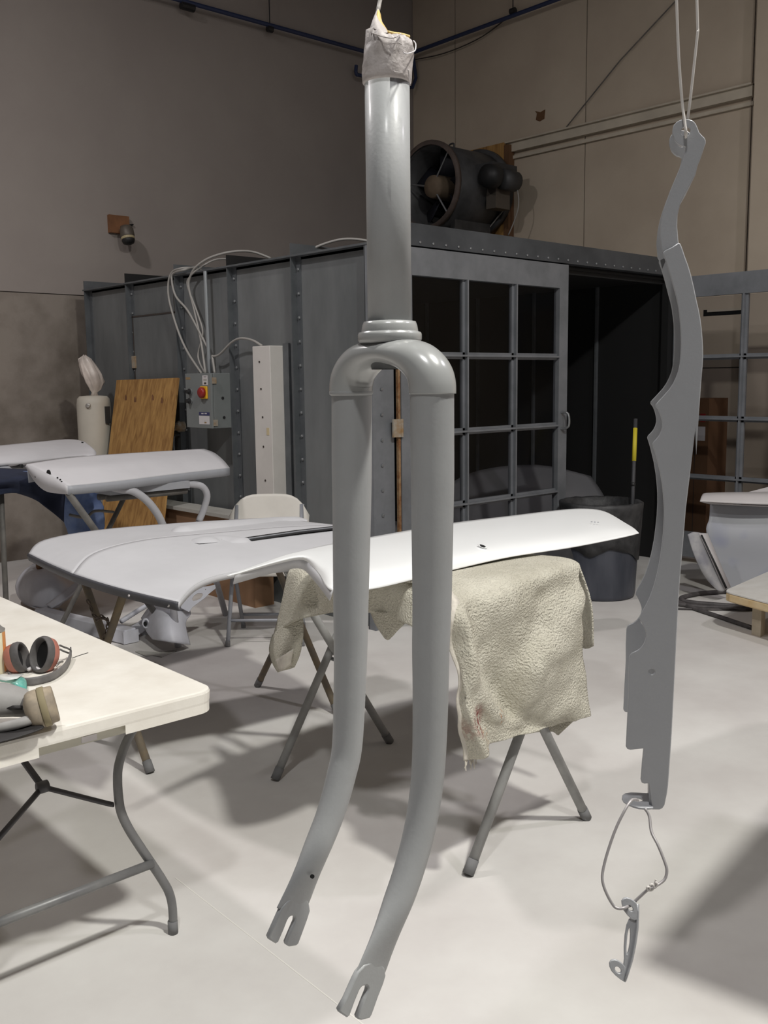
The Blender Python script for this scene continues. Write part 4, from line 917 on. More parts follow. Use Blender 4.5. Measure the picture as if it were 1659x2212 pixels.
MB().grid([[p+V(-.012, -.004, 0) for p in left_edge[6:]], [p+V(.016, -.010, 0) for p in left_edge[6:]]]).build('binding', 'binding', bl, True, solid=.005)
MB().tube(cat([fp(1001, 1515, 1.855), fp(1010, 1550, 1.845), fp(1020, 1590, 1.84), fp(1022, 1628, 1.84)], 5), .0022, 6).build('stitch_cord', 'binding', bl, True)
for k in range(9):
    a = left_edge[-1]+V(-.006+k*.006, -.004, .004); MB().tube([a, a+V(random.uniform(-.012, .01), random.uniform(-.01, .004), -.02-random.random()*.02)], .0018, 5).build('frayed_thread', 'binding', bl)
# back layer under the bottom hem
MB().grid(sheet([[fp(1128, 1565, 1.93), fp(1200, 1555, 1.93), fp(1262, 1535, 1.93)], [fp(1138, 1584, 1.92), fp(1190, 1580, 1.92), fp(1205, 1588, 1.92)]], 4, 3)).build('under_layer', 'blanket', bl, True, solid=.006)
MB().grid(sheet([[V(2.68, 1.94, .922), V(2.70, 2.0, .922), V(2.71, 2.2, .92)], [V(2.73, 1.92, .78), V(2.745, 2.0, .78), V(2.73, 2.2, .8)], [V(2.76, 1.93, .62), V(2.78, 2.0, .60), V(2.75, 2.2, .66)]], 4, 4)).build('side_flap', 'blanket', bl, True, solid=.007)
# top sheet and shaded side flap
MB().grid(sheet([[V(x, y, .918+.003*math.sin(x*9+y*7)) for x in (2.08, 2.2, 2.4, 2.6, 2.71)] for y in (2.14, 2.3, 2.45, 2.6)], 4, 5)).build('top_sheet', 'blanket', bl, True, solid=.007)
XL = 2.10
def lp(u, v, x=XL): return P(u, v, x=x)
side = [[V(2.11, 2.80, .865), V(2.11, 2.74, .89), V(2.10, 2.64, .912), V(2.10, 2.5, .918), V(2.10, 2.3, .918), V(2.10, 2.12, .918), V(2.10, 2.0, .915)],
        [lp(622, 1245, 2.09), lp(650, 1245, 2.06), lp(690, 1250, 2.09), lp(750, 1262, 2.06), lp(820, 1270, 2.08), lp(880, 1275, 2.06), lp(950, 1280, 2.08)],
        [lp(606, 1320, 2.10), lp(640, 1300, 2.04), lp(690, 1298, 2.09), lp(750, 1300, 2.05), lp(820, 1302, 2.08), lp(880, 1312, 2.05), lp(955, 1330, 2.07)],
        [lp(590, 1380, 2.11), lp(630, 1345, 2.03), lp(700, 1326, 2.08), lp(755, 1322, 2.05), lp(820, 1326, 2.08), lp(885, 1350, 2.04), lp(962, 1400, 2.06)]]
MB().grid(sheet(side, 7, 7)).build('shaded_flap', 'blanket', bl, True, solid=.008)
tail = [[lp(590, 1372, 2.09), lp(620, 1345, 2.05), lp(655, 1330, 2.09)], [lp(583, 1402, 2.08), lp(615, 1395, 2.03), lp(655, 1372, 2.08)], [lp(590, 1432, 2.07), lp(618, 1432, 2.03), lp(648, 1410, 2.07)], [lp(602, 1452, 2.06), lp(618, 1446, 2.04), lp(636, 1440, 2.06)]]
MB().grid(sheet(tail, 5, 5)).build('hanging_tail', 'blanket', bl, True, solid=.008)
MB().grid(sheet([[lp(596, 1425, 2.025), lp(612, 1415, 2.01), lp(634, 1402, 2.03)], [lp(604, 1450, 2.02), lp(614, 1446, 2.01), lp(628, 1436, 2.03)]], 4, 4)).build('tail_binding', 'binding', bl, True, solid=.004)
MB().grid(sheet([[lp(800, 1318, 2.085), lp(835, 1322, 2.07), lp(885, 1335, 2.085)], [lp(812, 1348, 2.085), lp(836, 1352, 2.075), lp(870, 1352, 2.085)], [lp(832, 1378, 2.085), lp(840, 1382, 2.08), lp(850, 1370, 2.085)]], 4, 4)).build('hanging_corner', 'blanket', bl, True, solid=.006)
# ================================================================== grey hood
ho = thing('car_hood', 'grey primed car hood with dark rubber front strip on trestle', 'hood', (2.2, 3.35, .80))
hrows = [  # across the hood from far side to near side; along X inside each row
 [(62, 1196, .845), (96, 1167, .872), (215, 1145, .880), (390, 1130, .880), (520, 1122, .875), (612, 1118, .868)],
 [(105, 1217, .847), (150, 1182, .882), (270, 1160, .895), (430, 1143, .896), (570, 1132, .888), (660, 1127, .878)],
 [(158, 1240, .850), (203, 1196, .897), (310, 1167, .914), (470, 1151, .912), (610, 1139, .902), (722, 1134, .890)],
 [(230, 1263, .845), (285, 1222, .876), (395, 1190, .894), (540, 1170, .896), (680, 1156, .888), (775, 1149, .880)],
 [(310, 1284, .840), (362, 1250, .860), (465, 1217, .874), (600, 1199, .876), (730, 1181, .870), (815, 1171, .862)],
 [(386, 1301, .832), (428, 1260, .846), (500, 1237, .852), (640, 1220, .854), (770, 1203, .850), (845, 1195, .845)]]
netA = sheet([[Zp(*q) for q in r] for r in hrows[:3]], 6, 6); netB = sheet([[Zp(*q) for q in r] for r in hrows[2:]], 6, 6)
MB().grid(netA).build('far_skin', 'primer', ho, True, solid=.004); MB().grid(netB).build('near_skin', 'primer', ho, True, solid=.004)
net = netA+netB[1:]
fr = [r[0] for r in net]
MB().grid([[p+V(-.002, 0, .002) for p in fr], [p+V(-.006, 0, -.008) for p in fr], [p+V(0, 0, -.028) for p in fr], [p+V(.015, 0, -.030) for p in fr]]).build('front_strip', 'rubber_strip', ho, True, solid=.004)
q = fr[-2]+V(-.009, .025, -.014); MB().lathe([(.008, 0), (.008, .004)], q+V(.001, 0, 0), (-1, 0, 0), 14).build('strip_hole', 'label_white', ho)
MB().lathe([(.004, 0), (.004, .004)], fr[-9]+V(-.007, 0, -.014), (-1, 0, 0), 10).build('strip_hole', 'label_white', ho)
nr = net[-1]
MB().grid([[p for p in nr], [p+V(.0, .004, -.022) for p in nr], [p+V(0, .03, -.026) for p in nr]]).build('side_flange', 'primer', ho, True, solid=.003)
far = net[0]; rear = [r[-1] for r in net]
MB().grid([[p for p in far], [p+V(0, -.004, -.03) for p in far]]).build('side_flange', 'primer', ho, True, solid=.003)
MB().grid([[p for p in rear], [p+V(-.004, 0, -.03) for p in rear]]).build('rear_flange', 'primer', ho, True, solid=.003)
# centre crease, raised bulges and louvre slots
def hz(u, v):      # point on the hood skin under a pixel: nearest net vertex height
    best = None
    for r in net[::2]:
        for p in r[::2]:
            w_ = np.array(p)-EYE; dpt = w_.dot(FW); uu = w_.dot(RT)/dpt*F+829.5; vv = w_.dot(DN)/dpt*F+1106
            e = (uu-u)**2+(vv-v)**2
            if best is None or e < best[0]: best = (e, p.z)
    return P(u, v, z=best[1])
def ridge(px, wd, hgt, nm, m='primer'):
    pts = cat([hz(u, v) for u, v in px], 6); out = []
    for i, p in enumerate(pts):
        f = i/(len(pts)-1); k = min(1, f*5, (1-f)*8+.2); d = (pts[min(i+1, len(pts)-1)]-pts[max(i-1, 0)]).normalized(); sd = V(-d.y, d.x, 0).normalized()
        out.append([p+sd*wd*s*k+UP*(hgt*k*(1-s*s)-.004) for s in (-1, -.7, -.35, 0, .35, .7, 1)])
    MB().grid(out).build(nm, m, ho, True)
ridge([(372, 1152), (395, 1145), (440, 1138), (520, 1131), (600, 1125), (665, 1124)], .075, .022, 'bulge')
ridge([(430, 1172), (450, 1166), (490, 1166), (535, 1172)], .07, .020, 'bulge')
for k, off in enumerate((0, .0)):
    a = hz(528, 1166); b = hz(735, 1139)
d_ = (hz(735, 1139)-hz(528, 1166)); d_.z = 0; n2 = V(-d_.y, d_.x, 0).normalized()
a = hz(528, 1167); b = hz(745, 1139)
for o_, wd, m_ in ((0, .020, 'slot_black'), (-.040, .012, 'slot_black')):
    MB().grid([[a+n2*(o_-wd)+UP*.006, a+n2*(o_+wd)+UP*.006], [(a+b)/2+n2*(o_-wd)+UP*.010, (a+b)/2+n2*(o_+wd)+UP*.010], [b+n2*(o_-wd)+UP*.006, b+n2*(o_+wd)+UP*.006]]).build('louvre_slot', m_, ho, solid=.004)
MB().grid([[a+n2*-.028+UP*.009, a+n2*-.020+UP*.009], [(a+b)/2+n2*-.028+UP*.013, (a+b)/2+n2*-.020+UP*.013], [b+n2*-.028+UP*.009, b+n2*-.020+UP*.009]]).build('louvre_blade', 'primer_dark', ho, solid=.004)
# hidden bearing pads between hood and trestle rails
for x in (1.85, 2.3, 2.74):
    for y in (3.42, 3.93): MB().box((x-.03, y-.025, .817), (x+.03, y+.025, .862)).build('support_pad', 'rubber_foot', ho)

# ================================================================== second grey panel (door skin) with its stand
ps = thing('panel_stand', 'folding stand with pale padded arms under the grey door shell', 'stand', (2.6, 5.0, 0))
dp_ = thing('door_shell', 'grey primed car door shell lying on a padded stand', 'car door', (2.7, 4.95, .93))
drows = [[(58, 1003, 1.12), (160, 988, 1.125), (300, 978, 1.125), (440, 970, 1.12)],
         [(80, 1014, 1.10), (190, 1004, 1.108), (330, 990, 1.108), (462, 978, 1.10)],
         [(112, 1030, 1.07), (220, 1020, 1.075), (360, 1004, 1.075), (482, 994, 1.065)],
         [(146, 1050, 1.03), (250, 1040, 1.03), (380, 1024, 1.03), (496, 1011, 1.025)]]
net = sheet([[Zp(*q) for q in r] for r in drows], 6, 5)
MB().grid(net).build('outer_skin', 'primer_panel', dp_, True, solid=.004)
ne = net[-1]
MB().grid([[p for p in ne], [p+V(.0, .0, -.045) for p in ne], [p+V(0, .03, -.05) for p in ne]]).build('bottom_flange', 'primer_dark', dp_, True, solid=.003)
le = [r[0] for r in net]
bot = cat([P(u, v, x=le[0].x*(1-f)+le[-1].x*f) for u, v, f in ((55, 1008, 0), (68, 1030, .15), (84, 1050, .35), (102, 1062, .55), (125, 1066, .8), (147, 1068, 1))], 3)
le2 = [le[round(i*(len(le)-1)/(len(bot)-1))] for i in range(len(bot))]
en = MB().grid([le2, [a*.5+b_*.5 for a, b_ in zip(le2, bot)], bot]).build('end_frame', 'primer_panel', dp_, True, solid=.003)
for u, v, r_ in ((104, 1022, .017), (73, 1020, .005), (79, 1021, .005), (76, 1030, .005), (81, 1029, .004), (123, 1032, .004), (129, 1036, .004), (132, 1041, .004), (128, 1044, .005)):
    c = P(u, v, x=le[0].x*(1-(u-56)/90)+le[-1].x*(u-56)/90-.004); MB().lathe([(r_, 0), (r_, .006)], c, (1, .1, 0), 14).build('hole', 'hole', dp_)
re = [r[-1] for r in net]; MB().grid([re, [p+V(0, 0, -.05)+V(-.02, .01, 0) for p in re]]).build('end_frame', 'primer_panel', dp_, True, solid=.003)
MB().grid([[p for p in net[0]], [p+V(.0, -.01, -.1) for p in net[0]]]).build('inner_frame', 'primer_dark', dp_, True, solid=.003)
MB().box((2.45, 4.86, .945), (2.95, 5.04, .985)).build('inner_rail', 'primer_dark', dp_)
# stand: two padded arms, two legs pairs
def pst(u, v, y): return P(u, v, y=y)
MB().tube(cat([pst(240, 1052, 4.86), pst(262, 1057, 4.82), pst(290, 1062, 4.80), pst(318, 1082, 4.80), pst(340, 1110, 4.82), pst(352, 1135, 4.84)], 5), .022, 12).build('padded_arm', 'stand_white', ps, True)
MB().tube(cat([pst(380, 1040, 4.95), pst(405, 1045, 4.93), pst(435, 1050, 4.92), pst(447, 1068, 4.92), pst(442, 1095, 4.94), pst(430, 1125, 4.96)], 5), .020, 12).build('padded_arm', 'stand_white', ps, True)
g1 = pst(352, 1135, 4.84); g2 = pst(430, 1125, 4.96)
for g, f in ((g1, V(g1.x+.10, 4.9, .012)), (g2, P(487, 1326, z=.012))): MB().tube([g, f], .020, 12).build('leg', 'stand_white', ps, True)
l0, l1 = pst(148, 1066, 4.75), pst(206, 1146, 4.85); d = (l1-l0); k = (.012-l0.z)/d.z
MB().tube([l0, l0+d*k], .019, 10).build('leg', 'stand_dark', ps, True)
l0, l1 = pst(268, 1075, 5.1), pst(236, 1140, 5.1); d = (l1-l0); k = (.012-l0.z)/d.z
MB().tube([l0-d*.9, l0+d*k], .014, 10).build('leg', 'stand_dark', ps, True)
MB().tube(cat([pst(150, 1112, 5.0), pst(185, 1118, 5.0), pst(205, 1104, 5.0), pst(245, 1106, 5.05)], 4), .008, 8).build('brace', 'stand_dark', ps, True)
MB().tube([V(2.45, 4.90, .925), V(2.95, 4.90, .925)], .018, 10).build('top_rail', 'stand_dark', ps, True)
MB().tube([V(2.45, 5.0, .925), V(2.95, 5.0, .925)], .018, 10).build('top_rail', 'stand_dark', ps, True)

# third panel at the picture edge on a dark blue cloth
qp = thing('grey_fender', 'grey primed fender lying on dark blue cloth', 'fender', (2.0, 5.6, .98))
frows = [[(-160, 985, 1.12), (-20, 965, 1.14), (80, 955, 1.145), (150, 949, 1.14), (182, 954, 1.13)], [(-160, 1005, 1.10), (-20, 985, 1.125), (80, 972, 1.13), (160, 962, 1.12), (200, 968, 1.11)], [(-160, 1030, 1.06), (-20, 1006, 1.08), (60, 998, 1.08), (150, 985, 1.08), (208, 978, 1.085)], [(-150, 1050, 1.02), (-10, 1012, 1.05), (40, 1006, 1.055), (150, 990, 1.06), (206, 985, 1.07)]]
net = sheet([[Zp(*q) for q in r] for r in frows], 5, 5)
MB().grid(net).build('skin', 'primer_panel', qp, True, solid=.004)
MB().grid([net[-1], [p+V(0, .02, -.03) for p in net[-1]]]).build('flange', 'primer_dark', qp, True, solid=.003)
MB().lathe([(.012, 0), (.012, .006)], Zp(178, 956.5, 1.128), (0, -.1, 1), 14, sy=.5).build('hole', 'hole', qp)
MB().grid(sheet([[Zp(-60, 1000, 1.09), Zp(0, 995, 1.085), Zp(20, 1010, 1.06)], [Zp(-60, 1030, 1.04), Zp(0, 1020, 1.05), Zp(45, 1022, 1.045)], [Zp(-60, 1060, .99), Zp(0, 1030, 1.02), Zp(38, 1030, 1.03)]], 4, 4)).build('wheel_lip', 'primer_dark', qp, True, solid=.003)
MB().tube([Zp(20, 1006, 1.06), Zp(48, 1007, 1.06)], .012, 10).build('bolt_stud', 'black', qp)
s3 = thing('tripod_stand', 'dark stand hidden beneath the dark blue cloth', 'stand', (1.9, 5.6, 0))
for x, y in ((1.5, 5.4), (1.5, 5.8), (2.05, 5.4), (2.10, 5.8)): MB().tube([V(x, y, .012), V(x+.02, y, 1.0)], .016, 8).build('leg', 'stand_dark', s3, True)
for y in (5.4, 5.8): MB().tube([V(1.5, y, 1.0), V(2.2, y, 1.0)], .016, 8).build('top_rail', 'stand_dark', s3, True)
cl = thing('blue_cloth', 'dark blue cloth draped over a stand beneath grey fender', 'cloth', (2.0, 5.5, .7))
cp_ = lambda u, v, y=5.33: P(u, v, y=y)
MB().grid(sheet([[cp_(-120, 1010, 5.6), cp_(0, 1012, 5.6), cp_(60, 1015, 5.6), cp_(128, 1018, 5.55), cp_(180, 1020, 5.5)], [cp_(-120, 1040), cp_(0, 1038, 5.30), cp_(50, 1030), cp_(110, 1030, 5.3), cp_(150, 1045)], [cp_(-120, 1085, 5.3), cp_(0, 1055, 5.33), cp_(60, 1062, 5.3), cp_(105, 1075), cp_(140, 1080, 5.28)], [cp_(-120, 1120), cp_(0, 1068, 5.3), cp_(60, 1072), cp_(105, 1100, 5.3), cp_(138, 1128, 5.3)]], 6, 6)).build('drape', 'denim', cl, True, solid=.006)
bpap = thing('blue_shop_towel', 'crumpled light blue towel hanging beside dark blue cloth', 'towel', (2.45, 5.6, .5))
tw_ = sheet([[P(126, 1045, y=5.62), P(160, 1050, y=5.55), P(190, 1058, y=5.6), P(212, 1062, y=5.55)], [P(130, 1080, y=5.6), P(160, 1085, y=5.52), P(190, 1090, y=5.6), P(222, 1092, y=5.55)], [P(138, 1115, y=5.58), P(165, 1118, y=5.5), P(195, 1120, y=5.58), P(226, 1122, y=5.52)], [P(148, 1160, y=5.6), P(170, 1155, y=5.5), P(200, 1150, y=5.58), P(226, 1142, y=5.54)]], 6, 6)
for i, r in enumerate(tw_):
    for k, p in enumerate(r): r[k] = p+V(0, noise.noise(p*16)*.03, noise.noise(p*20+V(3, 3, 3))*.01)
MB().grid(tw_).build('folds', 'blue_paper', bpap, True, solid=.006)
MB().grid(sheet([[P(50, 1018, y=5.5), P(70, 1020, y=5.45), P(85, 1030, y=5.5)], [P(45, 1035, y=5.48), P(60, 1042, y=5.43), P(72, 1040, y=5.48)]], 4, 4)).build('folds', 'blue_paper', bpap, True, solid=.006)

# ================================================================== body parts on the floor
def noisy(net, a, f):
    for r in net:
        for k, p in enumerate(r): r[k] = p+V(noise.noise(p*f), noise.noise(p*f+V(5, 1, 2)), noise.noise(p*f+V(1, 7, 3)))*a
    return net
t = thing('inner_fender', 'grey primed inner fender panel with big holes, beside the chair', 'inner fender', (2.95, 5.0, 0))
W_ = lambda u, v, d: P(u, v, d=d)
main = [[W_(305, 1335, 5.95), W_(325, 1308, 5.9), W_(345, 1298, 5.9), W_(375, 1298, 5.92), W_(400, 1302, 5.95)],
        [W_(312, 1352, 5.85), W_(335, 1325, 5.75), W_(360, 1316, 5.72), W_(388, 1318, 5.78), W_(412, 1325, 5.86)],
        [W_(318, 1366, 5.78), W_(340, 1350, 5.64), W_(365, 1345, 5.60), W_(388, 1346, 5.66), W_(401, 1347, 5.74)],
        [W_(330, 1381, 5.74), W_(345, 1384, 5.58), W_(372, 1388, 5.54), W_(394, 1391, 5.58), W_(411, 1393, 5.68)]]
mn = sheet(main, 6, 6); lowz = min(p.z for r in mn for p in r)
MB().grid(mn).build('wheelhouse', 'part_grey', t, True, solid=.004)
G = lambda x, y: (x/2.9625, 1180+y/2.9625)
wing = [G(*q) for q in ((1160,395),(1165,330),(1205,275),(1240,262),(1260,240),(1285,245),(1300,262),(1375,250),(1380,268),(1340,300),(1310,330),(1270,360),(1230,390),(1210,420))]
wo_ = P(*G(1260, 330), d=5.8); wn = (V(*FW)+UP*-.75).normalized(); wx = UP.cross(wn).normalized(); wy = wn.cross(wx)
plate('mounting_wing', to2d([onplane(*q, wo_, wn) for q in wing], wo_, wx, wy), [to2d([onplane(*G(*q), wo_, wn) for q in h], wo_, wx, wy) for h in ([(1225,340),(1240,315),(1265,300),(1295,300),(1300,315),(1285,335),(1260,348),(1235,352)], [(1200,305),(1210,285),(1225,280),(1230,295),(1218,312)], [(1245,272),(1262,262),(1272,272),(1258,283)], [(1310,275),(1318,272),(1320,279),(1312,282)])], wo_, wx, wy, .006, 'part_grey', t, bev=.0015)
MB().lathe([(.030, 0), (.034, .006), (.022, .01), (.02, .0)], W_(316, 1347, 5.80), (-.75, -.5, .25), 20, sy=.75).build('boss', 'part_grey', t, True)
MB().lathe([(.014, .008), (.014, .012)], W_(315.5, 1347.5, 5.80), (-.75, -.5, .25), 16, sy=.75).build('hole', 'hole', t)
for u, v in ((381, 1316), (362, 1310)): MB().lathe([(.009, 0), (.009, .006)], W_(u, v, 5.70), (-.3, -.4, .8), 12, sy=.5).build('slot', 'primer_dark', t)
def beam(pts, wdt, hgt, nm, par, m='part_grey'):
    pts = [Vector(p) for p in pts]; rg = []
    for i, p in enumerate(pts):
        d = (pts[min(i+1, len(pts)-1)]-pts[max(i-1, 0)]).normalized(); sd = V(-d.y, d.x, 0).normalized()
        rg.append([p-sd*wdt*.5, p+sd*wdt*.5, p+sd*wdt*.42+UP*hgt, p-sd*wdt*.42+UP*hgt])
    return MB().loft(rg).build(nm, m, par, bevel=.006)
cm = thing('cross_member', 'long grey primed steel cross member lying on the floor', 'cross member', (2.65, 5.7, 0))
ca0 = P(88, 1342, z=.0); ca1 = P(283, 1390, z=.0); ca0.z = ca1.z = .004
beam([ca0, ca0*.62+ca1*.38, ca0*.5+ca1*.5+UP*.0, ca1*.93+ca0*.07, ca1], .10, .085, 'beam', cm)
MB().box((ca1.x-.05, ca1.y-.006, .004), (ca1.x+.05, ca1.y+.002, .08)).build('end_plate', 'part_grey', cm)
rl = thing('frame_rail', 'narrow grey primed rail resting on the cross member end', 'rail', (2.9, 5.2, 0))
MB().tube([P(262, 1342, z=.10), P(300, 1318, z=.13), P(338, 1296, z=.17)], .016, 8).build('top_rail', 'part_grey', rl, True)
beam([P(280, 1378, z=.01), P(305, 1362, z=.03), P(318, 1352, z=.05)], .07, .05, 'lower_rail', rl)
MB().box((2.85, 5.32, .0), (2.9, 5.4, .05)).build('foot', 'part_grey', rl)
t = thing('inner_fender', 'rounded grey primed inner fender dome under the hood front corner', 'inner fender', (2.75, 6.4, 0))
dome = [[W_(38, 1252, 7.0), W_(60, 1225, 6.95), W_(95, 1212, 6.95), W_(140, 1225, 6.9), W_(172, 1250, 6.85)],
        [W_(34, 1268, 6.9), W_(62, 1245, 6.65), W_(100, 1236, 6.6), W_(140, 1252, 6.6), W_(168, 1272, 6.7)],
        [W_(40, 1288, 6.85), W_(66, 1275, 6.55), W_(102, 1268, 6.48), W_(136, 1280, 6.5), W_(150, 1295, 6.6)],
        [W_(52, 1305, 6.8), W_(75, 1310, 6.5), W_(100, 1312, 6.42), W_(112, 1312, 6.45), W_(125, 1312, 6.5)]]
MB().grid(noisy(sheet(dome, 6, 6), .012, 6)).build('wheelhouse', 'part_grey', t, True, solid=.005)
for u, v, r_, s_ in ((85, 1226, .034, .6), (118, 1241, .034, .6), (82, 1255, .016, .5), (130, 1222, .012, .6)):
    MB().lathe([(r_, 0), (r_, .05)], W_(u, v, 6.72), (-.2, -.45, .75), 18, sy=s_).build('hole', 'cardboard_dark', t)
MB().grid(sheet([[W_(100, 1306, 6.4), W_(128, 1285, 6.42), W_(168, 1255, 6.6)], [W_(112, 1314, 6.35), W_(140, 1296, 6.38), W_(178, 1262, 6.58)]], 5, 3)).build('flange', 'part_grey', t, True, solid=.006)
MB().grid(sheet([[W_(50, 1303, 6.8), W_(75, 1312, 6.45), W_(100, 1318, 6.38)], [W_(58, 1308, 6.75), W_(82, 1316, 6.4), W_(110, 1316, 6.34)]], 4, 3)).build('flange', 'part_grey', t, True, solid=.006)
MB().tube([P(130, 1315, z=.02), P(135, 1322, z=.0)+V(0, 0, .01), P(150, 1335, z=.012)], .008, 6).build('bracket', 'part_grey', t)
tag(settle(MB().prism([P(u, v, z=.002) for u, v in ((292, 1408), (300, 1406), (345, 1410), (375, 1404), (382, 1406), (350, 1420), (330, 1416), (315, 1418))], V(0, 0, .002)).build('paper_scrap', 'paper_grey')), 'torn flat paper scrap on the floor before inner fender', 'paper')

# ================================================================== white folding chair
chx = V(.735, -.678, 0).normalized(); chy = V(.678, .735, 0).normalized()  # across, backward
ch = thing('folding_chair', 'white plastic folding chair with grey legs behind the hood', 'chair', (3.35, 4.75, 0))
fl_ = P(492, 1397, z=0); c0 = V(fl_.x, fl_.y, 0)
def cl_(a, b, z): return c0+chx*a+chy*b+UP*z
CW = .44
for a in (0, CW):
    l = MB().tube([cl_(a, 0, .01), cl_(a+(.015 if a == 0 else -.015), .33, .62), cl_(a+(.02 if a == 0 else -.02), .40, .79)], .0125, 10).build('leg', 'chair_leg', ch, True)
    MB().tube([cl_(a, 0, .0), cl_(a, .01, .03)], .015, 10).build('foot_cap', 'rubber_foot', l)
    l = MB().tube([cl_(a+(.03 if a == 0 else -.03), .44, .01), cl_(a+(.03 if a == 0 else -.03), .14, .44)], .0125, 10).build('leg', 'chair_leg', ch, True)
    MB().tube([cl_(a+(.03 if a == 0 else -.03), .44, .0), cl_(a+(.03 if a == 0 else -.03), .435, .03)], .015, 10).build('foot_cap', 'rubber_foot', l)
MB().tube([cl_(0, .07, .14), cl_(CW, .07, .14)], .009, 8).build('crossbar', 'chair_leg', ch, True)
MB().tube([cl_(.03, .38, .10), cl_(CW-.03, .38, .10)], .009, 8).build('crossbar', 'chair_leg', ch, True)
def srow(b, z0, w): return [cl_(CW/2+w*x, b, z0) for x in (-1, -.8, 0, .8, 1)]
seat = []
for z, ins in ((.415, .02), (.42, .0), (.45, .0), (.458, .015)):
    r = []
    for k in range(40):
        a = 2*math.pi*k/40; ca_, sa_ = math.cos(a), math.sin(a)
        x = abs(ca_)**.45*math.copysign(1, ca_)*(CW/2+.0-ins); y = abs(sa_)**.45*math.copysign(1, sa_)*(.20-ins)
        r.append(cl_(CW/2+x, .20+y, z))
    seat.append(r)
MB().loft(seat).build('seat', 'chair_white', ch, True)
bk = []
for i in range(15):
    f = i/14*2-1; bk.append([cl_(CW/2+f*.245, .385+.035*f*f*-1+k*.11*.42, .64+k*.215*(1-.62*abs(f)**4.5)) for k in (0, .12, .4, .7, .92, 1)])
MB().grid(bk).build('backrest', 'chair_white', ch, True, solid=.022)

# ================================================================== things along the booth side
lb = thing('long_carton', 'long brown cardboard carton with grey lid along the booth side', 'carton', (3.86, 6.1, 0))
MB().box((3.77, 5.42, 0), (3.93, 6.95, .60)).build('carton', 'cardboard', lb)
MB().box((3.74, 5.40, .60), (3.935, 6.97, .625)).build('lid', 'paper_grey', lb)
pw = thing('plywood_sheet', 'yellow plywood sheet leaning against the spray booth', 'plywood', (3.6, 6.8, 0))
T0, T1 = P(255, 822, x=3.90), P(388, 817, x=3.90)
dz_ = V(3.6-3.90, -.165, .36-1.575)/(1.575-.36)
B0 = T0+dz_*(T0.z-.005)*1.0; B1 = T1+dz_*(T1.z-.005)
B0.z = B1.z = .004
nrm = (T1-T0).cross(B0-T0).normalized(); nrm = nrm if nrm.x < 0 else -nrm
MB().prism([T0, T1, B1, B0], nrm*.014).build('board', 'plywood', pw)
for u, v in ((272, 863), (292, 867), (330, 863), (350, 869)):
    q = onplane(u, v, T0+nrm*.0145, nrm); MB().prism([q+V(0, math.cos(a)*.018, math.sin(a)*.04) for a in [k*.785 for k in range(8)]], nrm*.0012).build('knot', 'wood_block', pw)
tk = thing('white_tank', 'tall cream cylinder tank standing by the booth corner', 'tank', P(199, 1000, y=7.62)*0+V(3.735, 7.62, 0))
TK = V(3.735, 7.62, 0)
MB().lathe([(.125, 0), (.137, .02), (.137, 1.38), (.13, 1.425), (.11, 1.445), (.05, 1.45)], TK, UP, 36).build('shell', 'tank', tk, True)
MB().lathe([(.02, 0), (.02, .012), (.013, .016)], TK+V(-.095, -.10, 1.37), (-.7, -.72, 0), 14).build('valve', 'can_metal', tk, True)
MB().box((TK.x+.03, TK.y-.15, 1.22), (TK.x+.07, TK.y-.12, 1.36)).build('clasp', 'black', tk)
bg = thing('plastic_bag', 'crumpled translucent plastic bag standing on the white tank', 'bag', TK+UP*1.45)
rg = []
for z, r, sx in ((1.45, .03, 0.01), (1.475, .022, .012), (1.50, .045, .02), (1.56, .075, .022), (1.63, .085, .0), (1.70, .07, -.03), (1.75, .05, -.05), (1.775, .012, -.055)):
    rg.append([TK+V(*RT)*sx+V(math.cos(a)*r*(1+.5*noise.noise(V(math.cos(a)*2, math.sin(a)*2, z*14))), math.sin(a)*r*.6*(1+.5*noise.noise(V(math.cos(a)*2, math.sin(a)*2, z*12+5))), z+.02*noise.noise(V(math.cos(a)*2, math.sin(a)*3, z*5))*(z > 1.5)) for a in [2*math.pi*k/40 for k in range(40)]])
MB().loft(rg).build('film', 'plastic_bag', bg, True)

# ================================================================== right-hand side
cnc = V(5.77, 3.99, 0)
tc_ = thing('trash_can', 'round dark blue plastic trash can with a black bag', 'trash can', cnc)
MB().lathe([(.235, .0), (.245, .006), (.25, .03), (.262, .30), (.268, .62), (.275, .64), (.285, .645), (.285, .66), (.262, .66), (.25, .3), (.24, .02)], cnc, UP, 44).build('can', 'can_plastic', tc_, True)
rg = []
for z, r, am in ((.36, .272, .3), (.42, .276, .5), (.50, .281, .8), (.58, .284, .8), (.64, .292, .8), (.672, .295, .5), (.680, .280, .5), (.672, .262, .5), (.60, .245, 1), (.45, .22, 1.2), (.30, .19, 1.5), (.27, .05, 1)):
    ring = []
    for k in range(72):
        a = 2*math.pi*k/72; d = V(math.cos(a), math.sin(a), 0)
        nz = noise.noise(V(d.x*3, d.y*3, z*7))*.010+noise.noise(V(d.x*8, d.y*8, z*14))*.006
        dz2 = (.16*(math.cos(a-3.6)*.5+.5)**3+.06*noise.noise(V(d.x*2, d.y*2, 4))) if z < .45 and r > .26 else 0
        ring.append(cnc+d*(r+nz*am)+UP*(z+(dz2*-.0 if z > .4 else -dz2*0+.10*noise.noise(V(d.x*1.6, d.y*1.6, 9)))+.008*noise.noise(V(d.x*5, d.y*5, 2))))
    rg.append(ring)
MB().loft(rg, cap=False).build('bag', 'bag_black', tc_, True, solid=.003)
pl_ = V(cnc.x+.06, cnc.y-.07, .30)
bs = thing('broom_handle', 'dark broom handle with yellow label standing in trash can', 'broom', pl_)
b0, b1 = P(1366, 1092, d=6.95), P(1373, 905, d=7.05)
dd_ = (b1-b0)
